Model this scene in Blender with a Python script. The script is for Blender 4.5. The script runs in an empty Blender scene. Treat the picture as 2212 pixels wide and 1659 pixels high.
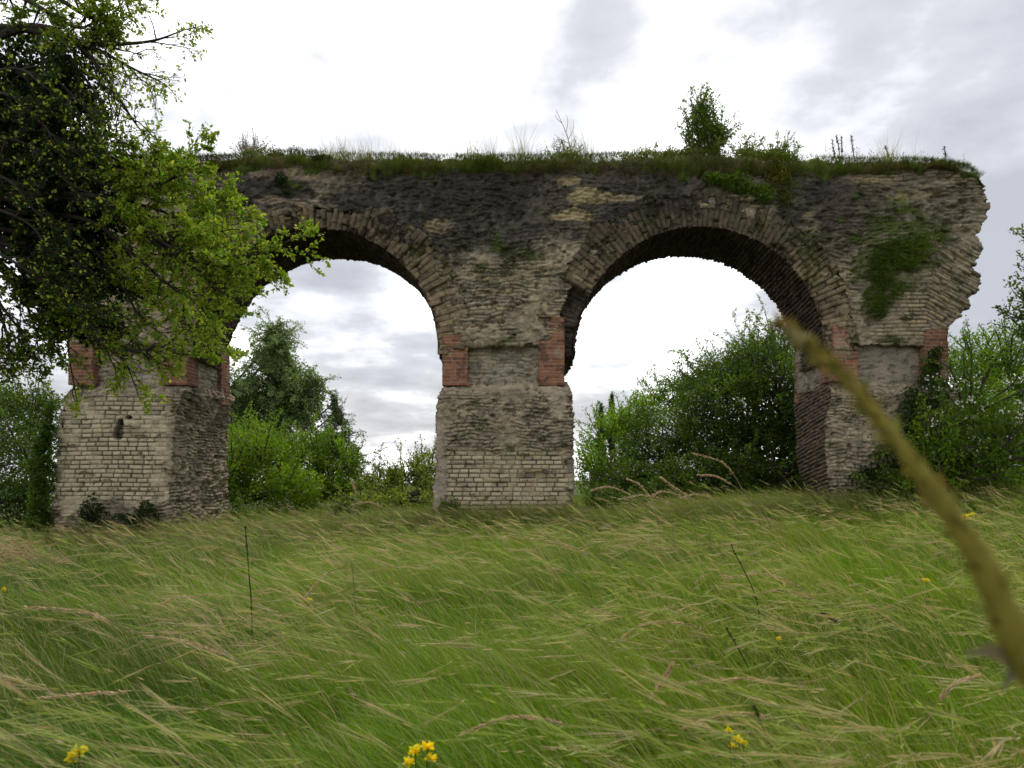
import bpy, math, random
import numpy as np
rng = np.random.default_rng(7)
random.seed(7)
sc = bpy.context.scene
COL = sc.collection
# ------------------------------------------------------------------ frame of reference
# camera at (0,-D0,CZ) looking along +Y with a shifted lens; F = focal length in 2212-px picture units
F, D0, CZ, VX, HY = 1597.0, 15.5, 1.1, 1106.0, 985.0
def P(px, py, Y):
    s = F / (Y + D0)
    return np.array([(px - VX) / s, Y, CZ - (py - HY) / s])
def wx(px, Y=0.0): return (px - VX) * (Y + D0) / F
def wz(py, Y=0.0): return CZ - (py - HY) * (Y + D0) / F
T = 2.3                                     # thickness of the aqueduct wall

# ------------------------------------------------------------------ noise
def _h(ix, iy, iz, s):
    n = (ix.astype(np.int64) * 374761393 + iy.astype(np.int64) * 668265263 + iz.astype(np.int64) * 1274126177 + s * 974634777) & 0xFFFFFFFF
    n = ((n ^ (n >> 13)) * 1274126177) & 0xFFFFFFFF
    n = n ^ (n >> 16)
    n = (n * 2246822519) & 0xFFFFFFFF
    n = n ^ (n >> 15)
    return n.astype(np.float64) / 4294967296.0
def hash2(a, b, s=0): return _h(np.asarray(a), np.asarray(b), np.zeros_like(np.asarray(a)), s)
def vn(p, s=0):
    i = np.floor(p); f = p - i; i = i.astype(np.int64); u = f * f * (3 - 2 * f)
    x, y, z = i[:, 0], i[:, 1], i[:, 2]; a, b, c = u[:, 0], u[:, 1], u[:, 2]
    r = 0
    for dx in (0, 1):
        for dy in (0, 1):
            for dz in (0, 1):
                w = (a if dx else 1 - a) * (b if dy else 1 - b) * (c if dz else 1 - c)
                r = r + w * _h(x + dx, y + dy, z + dz, s)
    return r
def fbm(p, sc_=1.0, oct_=4, s=0, gain=.5):
    p = np.asarray(p) * sc_; r = 0; a = 1; t = 0
    for o in range(oct_):
        r = r + a * vn(p + 17.3 * o, s + o); t += a; a *= gain; p = p * 2.03
    return r / t
def ss(a, b, x):
    t = np.clip((x - a) / (b - a), 0, 1); return t * t * (3 - 2 * t)
def mix(a, b, t):
    t = np.asarray(t)[:, None]; return a * (1 - t) + b * t
def C(*c): return np.array(c, float)

# ------------------------------------------------------------------ mesh helpers
class MB:
    def __init__(self): self.V, self.F, self.C, self.n = [], [], [], 0
    def add(self, V, F_, col=None):
        V = np.asarray(V, float).reshape(-1, 3)
        self.V.append(V); self.F.append(np.asarray(F_) + self.n); self.n += len(V)
        c = np.zeros((len(V), 3)) if col is None else np.broadcast_to(np.asarray(col, float), (len(V), 3))
        self.C.append(c)
    def build(self, name, mat, parent=None, smooth=True):
        return mk(name, np.concatenate(self.V), self.F, mat, parent, np.concatenate(self.C), smooth)
def mk(name, V, Fs, mat, parent=None, col=None, smooth=True):
    if not isinstance(Fs, list): Fs = [Fs]
    me = bpy.data.meshes.new(name)
    V = np.asarray(V, np.float32)
    if parent is not None: V = V - np.array(parent.matrix_basis.translation if parent.type == 'EMPTY' else ORG.get(parent.name, (0, 0, 0)), np.float32)
    me.vertices.add(len(V)); me.vertices.foreach_set('co', V.ravel())
    lv = np.concatenate([f.ravel() for f in Fs]).astype(np.int32)
    tot = np.concatenate([np.full(len(f), f.shape[1], np.int32) for f in Fs])
    st = np.concatenate([[0], np.cumsum(tot)[:-1]]).astype(np.int32)
    me.loops.add(len(lv)); me.loops.foreach_set('vertex_index', lv)
    me.polygons.add(len(tot)); me.polygons.foreach_set('loop_start', st); me.polygons.foreach_set('loop_total', tot)
    me.polygons.foreach_set('use_smooth', np.full(len(tot), smooth, bool))
    me.update(calc_edges=True)
    if col is not None:
        at = me.color_attributes.new('Col', 'FLOAT_COLOR', 'POINT')
        c4 = np.ones((len(V), 4), np.float32); c4[:, :3] = np.clip(col, 0, 1); at.data.foreach_set('color', c4.ravel())
    me.materials.append(mat)
    o = bpy.data.objects.new(name, me); COL.objects.link(o)
    if parent is not None:
        o.parent = parent
        ORG[o.name] = tuple(parent.matrix_basis.translation) if parent.type == 'EMPTY' else ORG.get(parent.name, (0, 0, 0))
    return o
ORG = {}
def tag(o, label=None, cat=None, group=None, kind=None):
    if label: o['label'] = label
    if cat: o['category'] = cat
    if group: o['group'] = group
    if kind: o['kind'] = kind
    return o
def empty(name, loc, label, cat, group=None):
    o = bpy.data.objects.new(name, None); COL.objects.link(o); o.location = tuple(float(v) for v in loc)
    o.empty_display_size = .2
    return tag(o, label, cat, group)
def tube(pts, rad, sides=5):
    pts = np.asarray(pts, float); n = len(pts); rad = np.broadcast_to(np.asarray(rad, float), (n,))
    t = np.gradient(pts, axis=0); t /= np.linalg.norm(t, axis=1)[:, None] + 1e-9
    ref = np.where(np.abs(t[:, 2:3]) > .9, np.array([[1., 0, 0]]), np.array([[0, 0, 1.]]))
    a = np.cross(t, ref); a /= np.linalg.norm(a, axis=1)[:, None] + 1e-9; b = np.cross(t, a)
    k = np.arange(sides) * 2 * math.pi / sides
    V = pts[:, None, :] + rad[:, None, None] * (a[:, None, :] * np.cos(k)[None, :, None] + b[:, None, :] * np.sin(k)[None, :, None])
    i = np.arange(n - 1)[:, None] * sides; j = np.arange(sides)[None, :]; j2 = (j + 1) % sides
    Fq = np.stack([i + j, i + j2, i + sides + j2, i + sides + j], -1).reshape(-1, 4)
    return V.reshape(-1, 3), Fq
def spline(pts, n):
    pts = np.asarray(pts, float); m = len(pts)
    if m < 3: return pts[0] + (pts[-1] - pts[0]) * np.linspace(0, 1, n)[:, None]
    e = np.vstack([2 * pts[0] - pts[1], pts, 2 * pts[-1] - pts[-2]])
    out = []
    for u in np.linspace(0, m - 1 - 1e-6, n):
        i = int(u); f = u - i; p0, p1, p2, p3 = e[i:i + 4]
        out.append(.5 * ((2 * p1) + (-p0 + p2) * f + (2 * p0 - 5 * p1 + 4 * p2 - p3) * f * f + (-p0 + 3 * p1 - 3 * p2 + p3) * f ** 3))
    return np.array(out)
def unit(v): return v / (np.linalg.norm(v, axis=-1, keepdims=True) + 1e-9)

# ------------------------------------------------------------------ materials
def nodes(name):
    m = bpy.data.materials.new(name); m.use_nodes = True; nt = m.node_tree; nt.nodes.clear()
    return m, nt, nt.nodes, nt.links
def m_masonry(name, bump=.6, bscale=28, rough=.92, var=.5):
    m, nt, N, L = nodes(name)
    out = N.new('ShaderNodeOutputMaterial'); b = N.new('ShaderNodeBsdfPrincipled'); at = N.new('ShaderNodeAttribute'); at.attribute_name = 'Col'
    tc = N.new('ShaderNodeTexCoord'); n1 = N.new('ShaderNodeTexNoise'); n1.inputs['Scale'].default_value = bscale; n1.inputs['Detail'].default_value = 8; n1.inputs['Roughness'].default_value = .7
    n2 = N.new('ShaderNodeTexNoise'); n2.inputs['Scale'].default_value = bscale * 2.2; n2.inputs['Detail'].default_value = 6; n2.inputs['Roughness'].default_value = .75
    mr = N.new('ShaderNodeMapRange'); mr.inputs['From Min'].default_value = .3; mr.inputs['From Max'].default_value = .7; mr.inputs['To Min'].default_value = 1 - var; mr.inputs['To Max'].default_value = 1 + var
    mx = N.new('ShaderNodeMix'); mx.data_type = 'RGBA'; mx.blend_type = 'MULTIPLY'; mx.inputs['Factor'].default_value = 1
    bp = N.new('ShaderNodeBump'); bp.inputs['Strength'].default_value = bump; bp.inputs['Distance'].default_value = .03
    L.new(tc.outputs['Object'], n1.inputs['Vector']); L.new(tc.outputs['Object'], n2.inputs['Vector'])
    L.new(n2.outputs['Fac'], mr.inputs['Value']); L.new(at.outputs['Color'], mx.inputs['A']); L.new(mr.outputs['Result'], mx.inputs['B'])
    L.new(mx.outputs['Result'], b.inputs['Base Color']); L.new(n1.outputs['Fac'], bp.inputs['Height']); L.new(bp.outputs['Normal'], b.inputs['Normal'])
    b.inputs['Roughness'].default_value = rough; b.inputs['Specular IOR Level'].default_value = .15
    L.new(b.outputs['BSDF'], out.inputs['Surface']); return m
def m_leaf(name, transl=.4, rough=.55, spec=.25, tint=(1.25, 1.35, .7)):
    m, nt, N, L = nodes(name)
    out = N.new('ShaderNodeOutputMaterial'); b = N.new('ShaderNodeBsdfPrincipled'); at = N.new('ShaderNodeAttribute'); at.attribute_name = 'Col'
    tr = N.new('ShaderNodeBsdfTranslucent'); ms = N.new('ShaderNodeMixShader'); ms.inputs['Fac'].default_value = transl
    mx = N.new('ShaderNodeMix'); mx.data_type = 'RGBA'; mx.blend_type = 'MULTIPLY'; mx.inputs['Factor'].default_value = 1; mx.inputs['B'].default_value = (*tint, 1)
    tc = N.new('ShaderNodeTexCoord'); n = N.new('ShaderNodeTexNoise'); n.inputs['Scale'].default_value = 40
    mr = N.new('ShaderNodeMapRange'); mr.inputs['To Min'].default_value = .75; mr.inputs['To Max'].default_value = 1.25
    m2 = N.new('ShaderNodeMix'); m2.data_type = 'RGBA'; m2.blend_type = 'MULTIPLY'; m2.inputs['Factor'].default_value = 1
    L.new(tc.outputs['Object'], n.inputs['Vector']); L.new(n.outputs['Fac'], mr.inputs['Value']); L.new(at.outputs['Color'], m2.inputs['A']); L.new(mr.outputs['Result'], m2.inputs['B'])
    L.new(m2.outputs['Result'], b.inputs['Base Color']); L.new(m2.outputs['Result'], mx.inputs['A']); L.new(mx.outputs['Result'], tr.inputs['Color'])
    b.inputs['Roughness'].default_value = rough; b.inputs['Specular IOR Level'].default_value = spec
    L.new(b.outputs['BSDF'], ms.inputs[1]); L.new(tr.outputs['BSDF'], ms.inputs[2]); L.new(ms.outputs['Shader'], out.inputs['Surface']); return m
M_STONE = m_masonry('weathered_masonry', .8, 26, .93, .45)
M_BRICK = m_masonry('red_brick', .35, 40, .85, .25)
M_SOIL = m_masonry('soil', .9, 18, .97, .5)
M_BARK = m_masonry('bark', .7, 45, .9, .4)
M_LEAF = m_leaf('leaf', .42)
M_IVY = m_leaf('ivy_leaf', .2, .7, .06)
M_GRASS = m_leaf('grass_blade', .35, .6, .2)
M_STALK = m_leaf('dry_stalk', .25, .7, .15, (1.1, 1.05, .9))
M_PETAL = m_leaf('petal', .3, .6, .2, (1.1, 1.0, .6))

# ------------------------------------------------------------------ ground
def gz(x, y):
    x = np.asarray(x, float); y = np.asarray(y, float)
    wall = -.40 + .05 * np.clip(x, -14, 14)
    f = np.clip(-y / 15.5, 0, 1)
    f = f ** .8
    g = wall * (1 - f) + (.012 * np.clip(x, -14, 14)) * f
    far = np.clip(y - 14, 0, None)
    g = g - .05 * far + .00004 * far ** 2
    p = np.stack([x, y, np.zeros_like(x)], -1).reshape(-1, 3)
    b = (fbm(p, .45, 3, 91) - .5).reshape(x.shape)
    return g + b * .22 * np.exp(-np.abs(y) / 40)
gx = np.concatenate([-np.geomspace(400, 14, 26)[:-1], np.linspace(-14, 14, 141), np.geomspace(14, 400, 26)[1:]])
gy = np.concatenate([-15.5 - np.geomspace(120, 4, 14), np.linspace(-19, 14, 166), np.geomspace(14.3, 420, 30)])
GX, GY = np.meshgrid(gx, gy, indexing='ij'); GZ = gz(GX, GY)
nx_, ny_ = GX.shape
idx = np.arange(nx_ * ny_).reshape(nx_, ny_)
Fg = np.stack([idx[:-1, :-1], idx[1:, :-1], idx[1:, 1:], idx[:-1, 1:]], -1).reshape(-1, 4)
pg = np.stack([GX, GY, GZ], -1).reshape(-1, 3)
gc = mix(C(.055, .075, .022), C(.10, .085, .045), ss(.45, .7, fbm(pg, .8, 4, 5)))
tag(mk('ground', pg, Fg, M_SOIL, None, gc), kind='structure')

# ------------------------------------------------------------------ masonry
def blocks(u, v, ch, bl, seed):
    row = np.floor(v / ch); r = hash2(row, row * 0 + 3, seed)
    uu = u / bl + r * 7.3
    uu = uu + .42 * (vn(np.stack([uu * .7, row * 3.1, row * 0 + seed], -1), seed) - .5) * 2
    col = np.floor(uu); fu = uu - col; fv = v / ch - row
    d = np.minimum(np.minimum(fu, 1 - fu) * bl, np.minimum(fv, 1 - fv) * ch)
    return d, hash2(col, row, seed + 1), hash2(col, row, seed + 2)
def vnormals(V, Fs):
    N = np.zeros_like(V)
    for f in Fs:
        a, b, c = V[f[:, 0]], V[f[:, 1]], V[f[:, 2]]
        n = np.cross(b - a, c - a)
        for k in range(f.shape[1]):
            for q in range(3): N[:, q] += np.bincount(f[:, k], n[:, q], len(V))
    return unit(N)
def grid_solid(x0, x1, z0, z1, res, inside, yf, yb, nseg, warp=None):
    xs = np.arange(x0, x1 + res, res); zs = np.arange(z0, z1 + res, res)
    X, Z = np.meshgrid(xs, zs, indexing='ij')
    M = inside((X[:-1, :-1] + res / 2), (Z[:-1, :-1] + res / 2))
    M[0, :] = M[-1, :] = False; M[:, 0] = M[:, -1] = False
    use = np.zeros(X.shape, bool)
    for a in (0, 1):
        for b in (0, 1): use[a:X.shape[0] - 1 + a, b:X.shape[1] - 1 + b] |= M
    nf = int(use.sum()); fi = -np.ones(X.shape, int); fi[use] = np.arange(nf)
    Yf = yf(X, Z); Yb = yb(X, Z)
    Vf = np.stack([X[use], Yf[use], Z[use]], -1); Vb = np.stack([X[use], Yb[use], Z[use]], -1)
    i, j = np.nonzero(M)
    fr = np.stack([fi[i, j], fi[i + 1, j], fi[i + 1, j + 1], fi[i, j + 1]], -1)
    edges = []
    a = M[1:, :] & ~M[:-1, :]; p, q = np.nonzero(a); edges.append(np.stack([fi[p + 1, q], fi[p + 1, q + 1]], -1))
    a = ~M[1:, :] & M[:-1, :]; p, q = np.nonzero(a); edges.append(np.stack([fi[p + 1, q + 1], fi[p + 1, q]], -1))
    a = M[:, 1:] & ~M[:, :-1]; p, q = np.nonzero(a); edges.append(np.stack([fi[p + 1, q + 1], fi[p, q + 1]], -1))
    a = ~M[:, 1:] & M[:, :-1]; p, q = np.nonzero(a); edges.append(np.stack([fi[p, q + 1], fi[p + 1, q + 1]], -1))
    E = np.concatenate(edges); bv = np.unique(E); bi = -np.ones(nf, int); bi[bv] = np.arange(len(bv))
    rows = [Vf[bv] * (1 - t) + Vb[bv] * t for t in np.linspace(0, 1, nseg + 1)[1:-1]]
    V = np.concatenate([Vf, Vb] + rows); nb = len(bv)
    def lay(k, e):
        if k == 0: return e
        if k == nseg: return e + nf
        return 2 * nf + (k - 1) * nb + bi[e]
    side = [np.stack([lay(k, E[:, 0]), lay(k, E[:, 1]), lay(k + 1, E[:, 1]), lay(k + 1, E[:, 0])], -1) for k in range(nseg)]
    Fs = [fr, fr[:, ::-1] + nf] + side
    if warp: V = warp(V)
    return V, Fs
def poly_inside(poly):
    poly = np.asarray(poly, float)
    def f(X, Z):
        r = np.zeros(X.shape, bool); n = len(poly)
        for k in range(n):
            (xa, za), (xb, zb) = poly[k], poly[(k + 1) % n]
            if za == zb: continue
            c = ((za > Z) != (zb > Z)) & (X < (xb - xa) * (Z - za) / (zb - za) + xa)
            r ^= c
        return r
    return f
def pxpoly(pts, Y=0.0): return [(wx(a, Y), wz(b, Y)) for a, b in pts]
def toP(V):  return VX + V[:, 0] * F / D0, HY - (V[:, 2] - CZ) * F / D0
def blob(px, py, cx, cy, rx, ry): return np.exp(-(((px - cx) / rx) ** 2 + ((py - cy) / ry) ** 2))
PALE, TAN, GREY, DARK, BLACK = C(.49, .43, .30), C(.36, .31, .215), C(.235, .205, .155), C(.085, .077, .067), C(.028, .027, .029)
MOSS, OCHRE, JOINT, ROSE = C(.070, .105, .018), C(.44, .36, .21), C(.065, .055, .038), C(.33, .26, .20)

def rubble(V, N, strength=1.0, ch=.085, bl=.24, seed=3, joints=1.0):
    """rough, half-coursed rubble: height, joint mask and tone"""
    u = np.where(np.abs(N[:, 1]) > .55, V[:, 0], V[:, 1])
    wob = (fbm(V, 1.1, 3, seed) - .5) * .30 + (fbm(V, 6, 2, seed + 3) - .5) * .07
    d, r1, r2 = blocks(u + (fbm(V, 4, 2, seed + 9) - .5) * .30, V[:, 2] + wob, ch, bl, seed)
    jm = ss(.33, .55, fbm(V * np.array([1, 1, 1.3]), 1.9, 4, seed + 12)) * joints
    edge = 1 - (1 - ss(.0, .022, d)) * jm
    big = fbm(V, 1.1, 4, seed + 20) - .5
    mid = fbm(V * np.array([1, 1, 1.5]), 4.2, 4, seed + 25) - .5
    fine = fbm(V * np.array([1, 1, 1.4]), 10, 5, seed + 30, .6) - .5
    pit = ss(.07, .17, fbm(V * np.array([1, 1, 1.5]), 5.6, 4, seed + 33, .6) - .5)
    chunk = ss(-.03, .03, fbm(V * np.array([1, 1, 1.7]), 2.6, 4, seed + 36) - .5)
    h = strength * ((edge - 1) * .030 + (r1 - .5) * .055 * jm + big * .15 + mid * .09 + fine * .10 - pit * .055 + chunk * .03)
    edge = edge * (1 - .75 * pit)
    tone = r2 * jm + (1 - jm) * np.clip(.5 + 2.2 * mid, 0, 1)
    return h, edge, tone, fine, big

def paint_wall(V, N):
    px, py = toP(V)
    h, edge, tone, fine, big = rubble(V, N, 1.0, .08, .26, 3)
    # the broken right end keeps squared courses, then arch stones dipping outwards
    xo = V[:, 0] - wx(2005) - .12 * (fbm(V, 2, 2, 21) - .5); dip = ss(0, .25, xo) * ss(500, 560, py)
    dA, q1, q2 = blocks(V[:, 0] + (fbm(V, 4, 2, 22) - .5) * .06, V[:, 2] + .62 * np.clip(xo, 0, 9) * (dip > 0) + (fbm(V, 1.3, 2, 23) - .5) * .05, .086 + .0 * px, .27, 24)
    reg = np.clip(ss(1862, 1905, px + 60 * (fbm(V, 2, 3, 25) - .5)) * ss(590, 640, py + 90 * (fbm(V, 2, 3, 26) - .5)) * ss(742, 725, py) + dip, 0, 1)
    eA = ss(0, .020, dA)
    h = h * (1 - .75 * reg) + reg * ((eA - 1) * .045 + (q1 - .5) * (.03 + .08 * dip)); edge = edge * (1 - reg) + eA * reg; tone = tone * (1 - reg) + q2 * reg
    n1 = fbm(V, .9, 4, 40) - .5; n2 = fbm(V * np.array([1, 1, 1.6]), 3.2, 4, 44) - .5; n3 = fbm(V, 11, 3, 47) - .5
    base = mix(TAN, GREY, ss(.15, .85, tone)); base = mix(base, ROSE, ss(.02, .22, n2) * .6)
    base = mix(base, OCHRE, ss(.8, .95, tone) * .8)
    # dark weathering crust of the upper courses
    dk = 1.25 * blob(px, py, 1060, 470, 300, 90) + .62 * blob(px, py, 1850, 460, 270, 80) + .8 * blob(px, py, 1300, 415, 200, 60) + .55 * blob(px, py, 540, 420, 170, 75) + .5 * blob(px, py, 1560, 395, 240, 45) + .7 * blob(px, py, 870, 420, 130, 60)
    dk = ss(.22, .78, dk + n1 * .8 + n2 * .7 + n3 * .3)
    base = mix(base, mix(DARK, BLACK, ss(-.15, .15, n1 + n3 * .9)), dk * .93)
    br = ss(.25, .85, .95 * blob(px, py, 1960, 440, 190, 75) + .6 * blob(px, py, 1780, 540, 90, 60) + .5 * blob(px, py, 950, 560, 60, 70) + n1 * .8 + n2 * .8 + n3 * .3)
    base = mix(base, mix(C(.125, .108, .085), C(.07, .062, .05), ss(-.12, .12, n2 + n3)), br * .8)
    # bare cream patches where the crust has fallen
    lp = 1.1 * blob(px, py, 1262, 425, 38, 22) + 1.1 * blob(px, py, 1235, 470, 60, 13) + .9 * blob(px, py, 1225, 392, 30, 12) + .8 * blob(px, py, 1340, 430, 90, 12) + .9 * blob(px, py, 640, 375, 150, 20) + .8 * blob(px, py, 1880, 385, 70, 14) + .6 * blob(px, py, 1980, 430, 120, 26) + .8 * blob(px, py, 950, 490, 50, 22) + .5 * blob(px, py, 1850, 500, 80, 14) + .7 * blob(px, py, 640, 440, 110, 24)
    lp = ss(.45, .7, lp + n2 * .9 + n3 * .35)
    base = mix(base, mix(OCHRE, ROSE, ss(-.1, .15, n1)), lp * .85)
    # soil bleeding down from the cap
    so = ss(398, 362, py + n2 * 55)
    base = mix(base, C(.075, .058, .042), so * .85)
    ms = 1.0 * blob(px, py, 1930, 560, 85, 62) + .6 * blob(px, py, 1900, 640, 60, 60) + .55 * blob(px, py, 1080, 560, 110, 45) + .5 * blob(px, py, 1620, 400, 120, 30) + .5 * blob(px, py, 1960, 470, 150, 70) + .35 * blob(px, py, 1100, 730, 100, 20) + .5 * blob(px, py, 1950, 735, 110, 22) + .45 * blob(px, py, 620, 400, 60, 30)
    ms = ss(.5, .85, ms + .10 + n2 * 1.5 + n3 * .6)
    base = mix(base, MOSS * 1.0, ms * .8)
    joint = (1 - edge) * ss(-.2, .2, n2 + .1)
    base = mix(base, JOINT, joint * .85 * (1 - .5 * dk))
    base *= (1 + fine * 1.3)[:, None] * np.array([.98, .96, .91])
    return h, base

def paint_pier(kind):
    def f(V, N):
        px, py = toP(V)
        n1 = fbm(V, 1.0, 4, 60) - .5; n2 = fbm(V * np.array([1, 1, 1.6]), 3.4, 4, 64) - .5; n3 = fbm(V, 12, 3, 67) - .5
        h, edge, tone, fine, big = rubble(V, N, .85, .075, .22, 11 + kind)
        front = ss(.5, .8, -N[:, 1])
        rub = mix(TAN, GREY, ss(.1, .9, tone)); rub = mix(rub, PALE, ss(.7, .95, tone) * .5)
        rub = mix(rub, ROSE, ss(0, .2, n2) * .5); rub = mix(rub, DARK, ss(.02, .2, n1 + n2 * .5) * .45)
        rub = mix(rub, JOINT, (1 - edge) * .75)
        # squared facing stones
        d, r1, r2 = blocks(V[:, 0] + (fbm(V, 5, 2, 71) - .5) * .03, V[:, 2] + (fbm(V, 1.2, 2, 70) - .5) * .035, .0925, .205, 31 + kind)
        e = ss(.002, .018, d)
        fh = (e - 1) * .03 + (r1 - .5) * .014 + big * .05 + fine * .025
        fc = mix(PALE * 1.06, TAN * 1.1, ss(.2, 1, r2)); fc = mix(fc, GREY, ss(.82, .97, r1) * .6)
        jd = (1 - e)
        fc = mix(fc, C(.045, .045, .03), jd * np.clip(.12 + .95 * ss(-.10, .12, n1 + n2 * .5) + (.75 if kind == 1 else 0), 0, 1))
        fh = (e - 1) * .03 * np.clip(.3 + ss(-.1, .1, n1 + n2 * .5), 0, 1) + (r1 - .5) * .014 + big * .05 + fine * .03 - .05 * ss(.16, .24, n2)
        if kind == 0:
            a = ss(838, 885, py + n2 * 60) * ss(1092, 1068, py + n2 * 50 - ss(250, 150, px) * 30) * ss(385, 362, px + n2 * 50) * ss(138, 152, px + n2 * 30)
            hole = blob(px, py, 268, 938, 12, 15) + .8 * blob(px, py, 272, 915, 8, 10) + .7 * blob(px, py, 290, 903, 10, 6)
            fh = fh - ss(.35, .6, hole + n3 * .3) * .16; fc = mix(fc, C(.03, .03, .025), ss(.3, .6, hole + n3 * .3) * .8)
            st = .8 * blob(px, py, 300, 930, 60, 20)
            fc = mix(fc, GREY, ss(.4, .8, st + n2) * .6)
            gr = ss(.45, .8, .9 * blob(px, py, 157, 1000, 8, 40) + .7 * blob(px, py, 440, 960, 40, 90) + .5 * blob(px, py, 300, 1100, 120, 20) + n2)
        elif kind == 1:
            a = ss(968, 984, py + n2 * 30) * ss(962, 975, px + n2 * 14) * ss(1226, 1212, px + n2 * 24)
            pl = ss(972, 958, px + n2 * 22) * ss(880, 930, py + n2 * 30) + .85 * ss(.45, .7, blob(px, py, 1205, 870, 26, 75) + n2)
            pl = np.clip(pl, 0, 1) * front
            h = h * (1 - pl * .75); rub = mix(rub, C(.36, .31, .25) * (1 + n3[:, None] * .8), pl * .85)
            st = .9 * blob(px, py, 1150, 1022, 45, 12) + .7 * blob(px, py, 1060, 1000, 30, 8)
            fc = mix(fc, C(.10, .095, .075), ss(.4, .8, st + n2) * .8); fc = mix(fc, OCHRE * 1.05, ss(.7, .9, r2) * .5)
            gr = ss(.5, .85, .6 * blob(px, py, 1100, 960, 60, 80) + n2)
        else:
            a = np.zeros(len(V))
            gr = ss(.5, .85, .8 * blob(px, py, 1870, 760, 90, 20) + .6 * blob(px, py, 1900, 900, 60, 120) + n2)
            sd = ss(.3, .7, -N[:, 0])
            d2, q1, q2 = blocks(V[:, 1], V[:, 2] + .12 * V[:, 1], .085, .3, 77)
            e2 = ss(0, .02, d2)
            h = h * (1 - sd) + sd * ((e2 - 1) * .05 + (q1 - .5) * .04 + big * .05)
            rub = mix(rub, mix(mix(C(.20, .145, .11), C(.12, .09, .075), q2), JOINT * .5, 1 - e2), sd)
        a = a * front
        h = h * (1 - a) + fh * a
        col = rub * (1 - a[:, None]) + fc * a[:, None]
        col = mix(col, MOSS, gr * .55)
        col *= (1 + fine * (1.3 - .7 * a))[:, None] * np.array([1.0, .97, .91])
        return h, col
    return f
def build_masonry(name, V, Fs, paint, parent, mat=None):
    N = vnormals(V, Fs); h, c = paint(V, N)
    V = V + N * h[:, None]
    return mk(name, V, Fs, mat or M_STONE, parent, c)

AQ = empty('aqueduct', (0, 1.0, 0), 'ruined two-arched aqueduct of weathered grey stone with red brick corners, grass growing on top', 'ruin')
# arches: front circle and rear circle (picture units -> metres)
ARCH = [dict(f=(683, 757, 263), r=(733, 800, 241)), dict(f=(1511, 760, 267), r=(1472, 803, 248))]
for A in ARCH:
    A['fc'] = (wx(A['f'][0]), wz(A['f'][1]), A['f'][2] * D0 / F)
    A['rc'] = (wx(A['r'][0], T), wz(A['r'][1], T), A['r'][2] * (D0 + T) / F)
OUT = [(2044, 745), (2041, 730), (2046, 714), (2066, 692), (2085, 670), (2098, 642), (2113, 623), (2123, 605), (2113, 586), (2105, 576), (2107, 559), (2123, 542), (2113, 526), (2099, 509),
       (2116, 492), (2129, 470), (2137, 448), (2129, 420), (2110, 392), (2079, 370), (2041, 358), (1960, 354), (1800, 352), (1500, 350), (1200, 348), (900, 346), (700, 345), (560, 347), (430, 352), (300, 352), (170, 358), (120, 380),
       (100, 430), (112, 480), (96, 520), (120, 560), (108, 610), (130, 660), (150, 700), (152, 745), (420, 742), (700, 742), (948, 745), (1220, 745), (1500, 745), (1786, 745)]
inP = poly_inside(pxpoly(OUT))
def in_wall(X, Z):
    m = inP(X, Z)
    for A in ARCH:
        cx, cz, R = A['fc']; R = R + .42
        m &= ~(((X - cx) ** 2 + (Z - cz) ** 2 < R * R) & (Z > cz - .35))
        m &= ~((np.abs(X - cx) < A['fc'][2] + .03) & (Z < cz + .05))
    return m
def wall_front(X, Z):
    # bulges a little towards the top, undercut at the spring line
    return -.05 * ss(4.5, 6.8, Z) + .10 * ss(7.0, 7.6, Z) - .05 * ss(4.1, 3.7, Z)
V, Fs = grid_solid(wx(85), wx(2150), wz(755), wz(340), .017, in_wall, wall_front, lambda X, Z: X * 0 + T, 46)
build_masonry('spandrel_wall', V, Fs, paint_wall, AQ)

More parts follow.
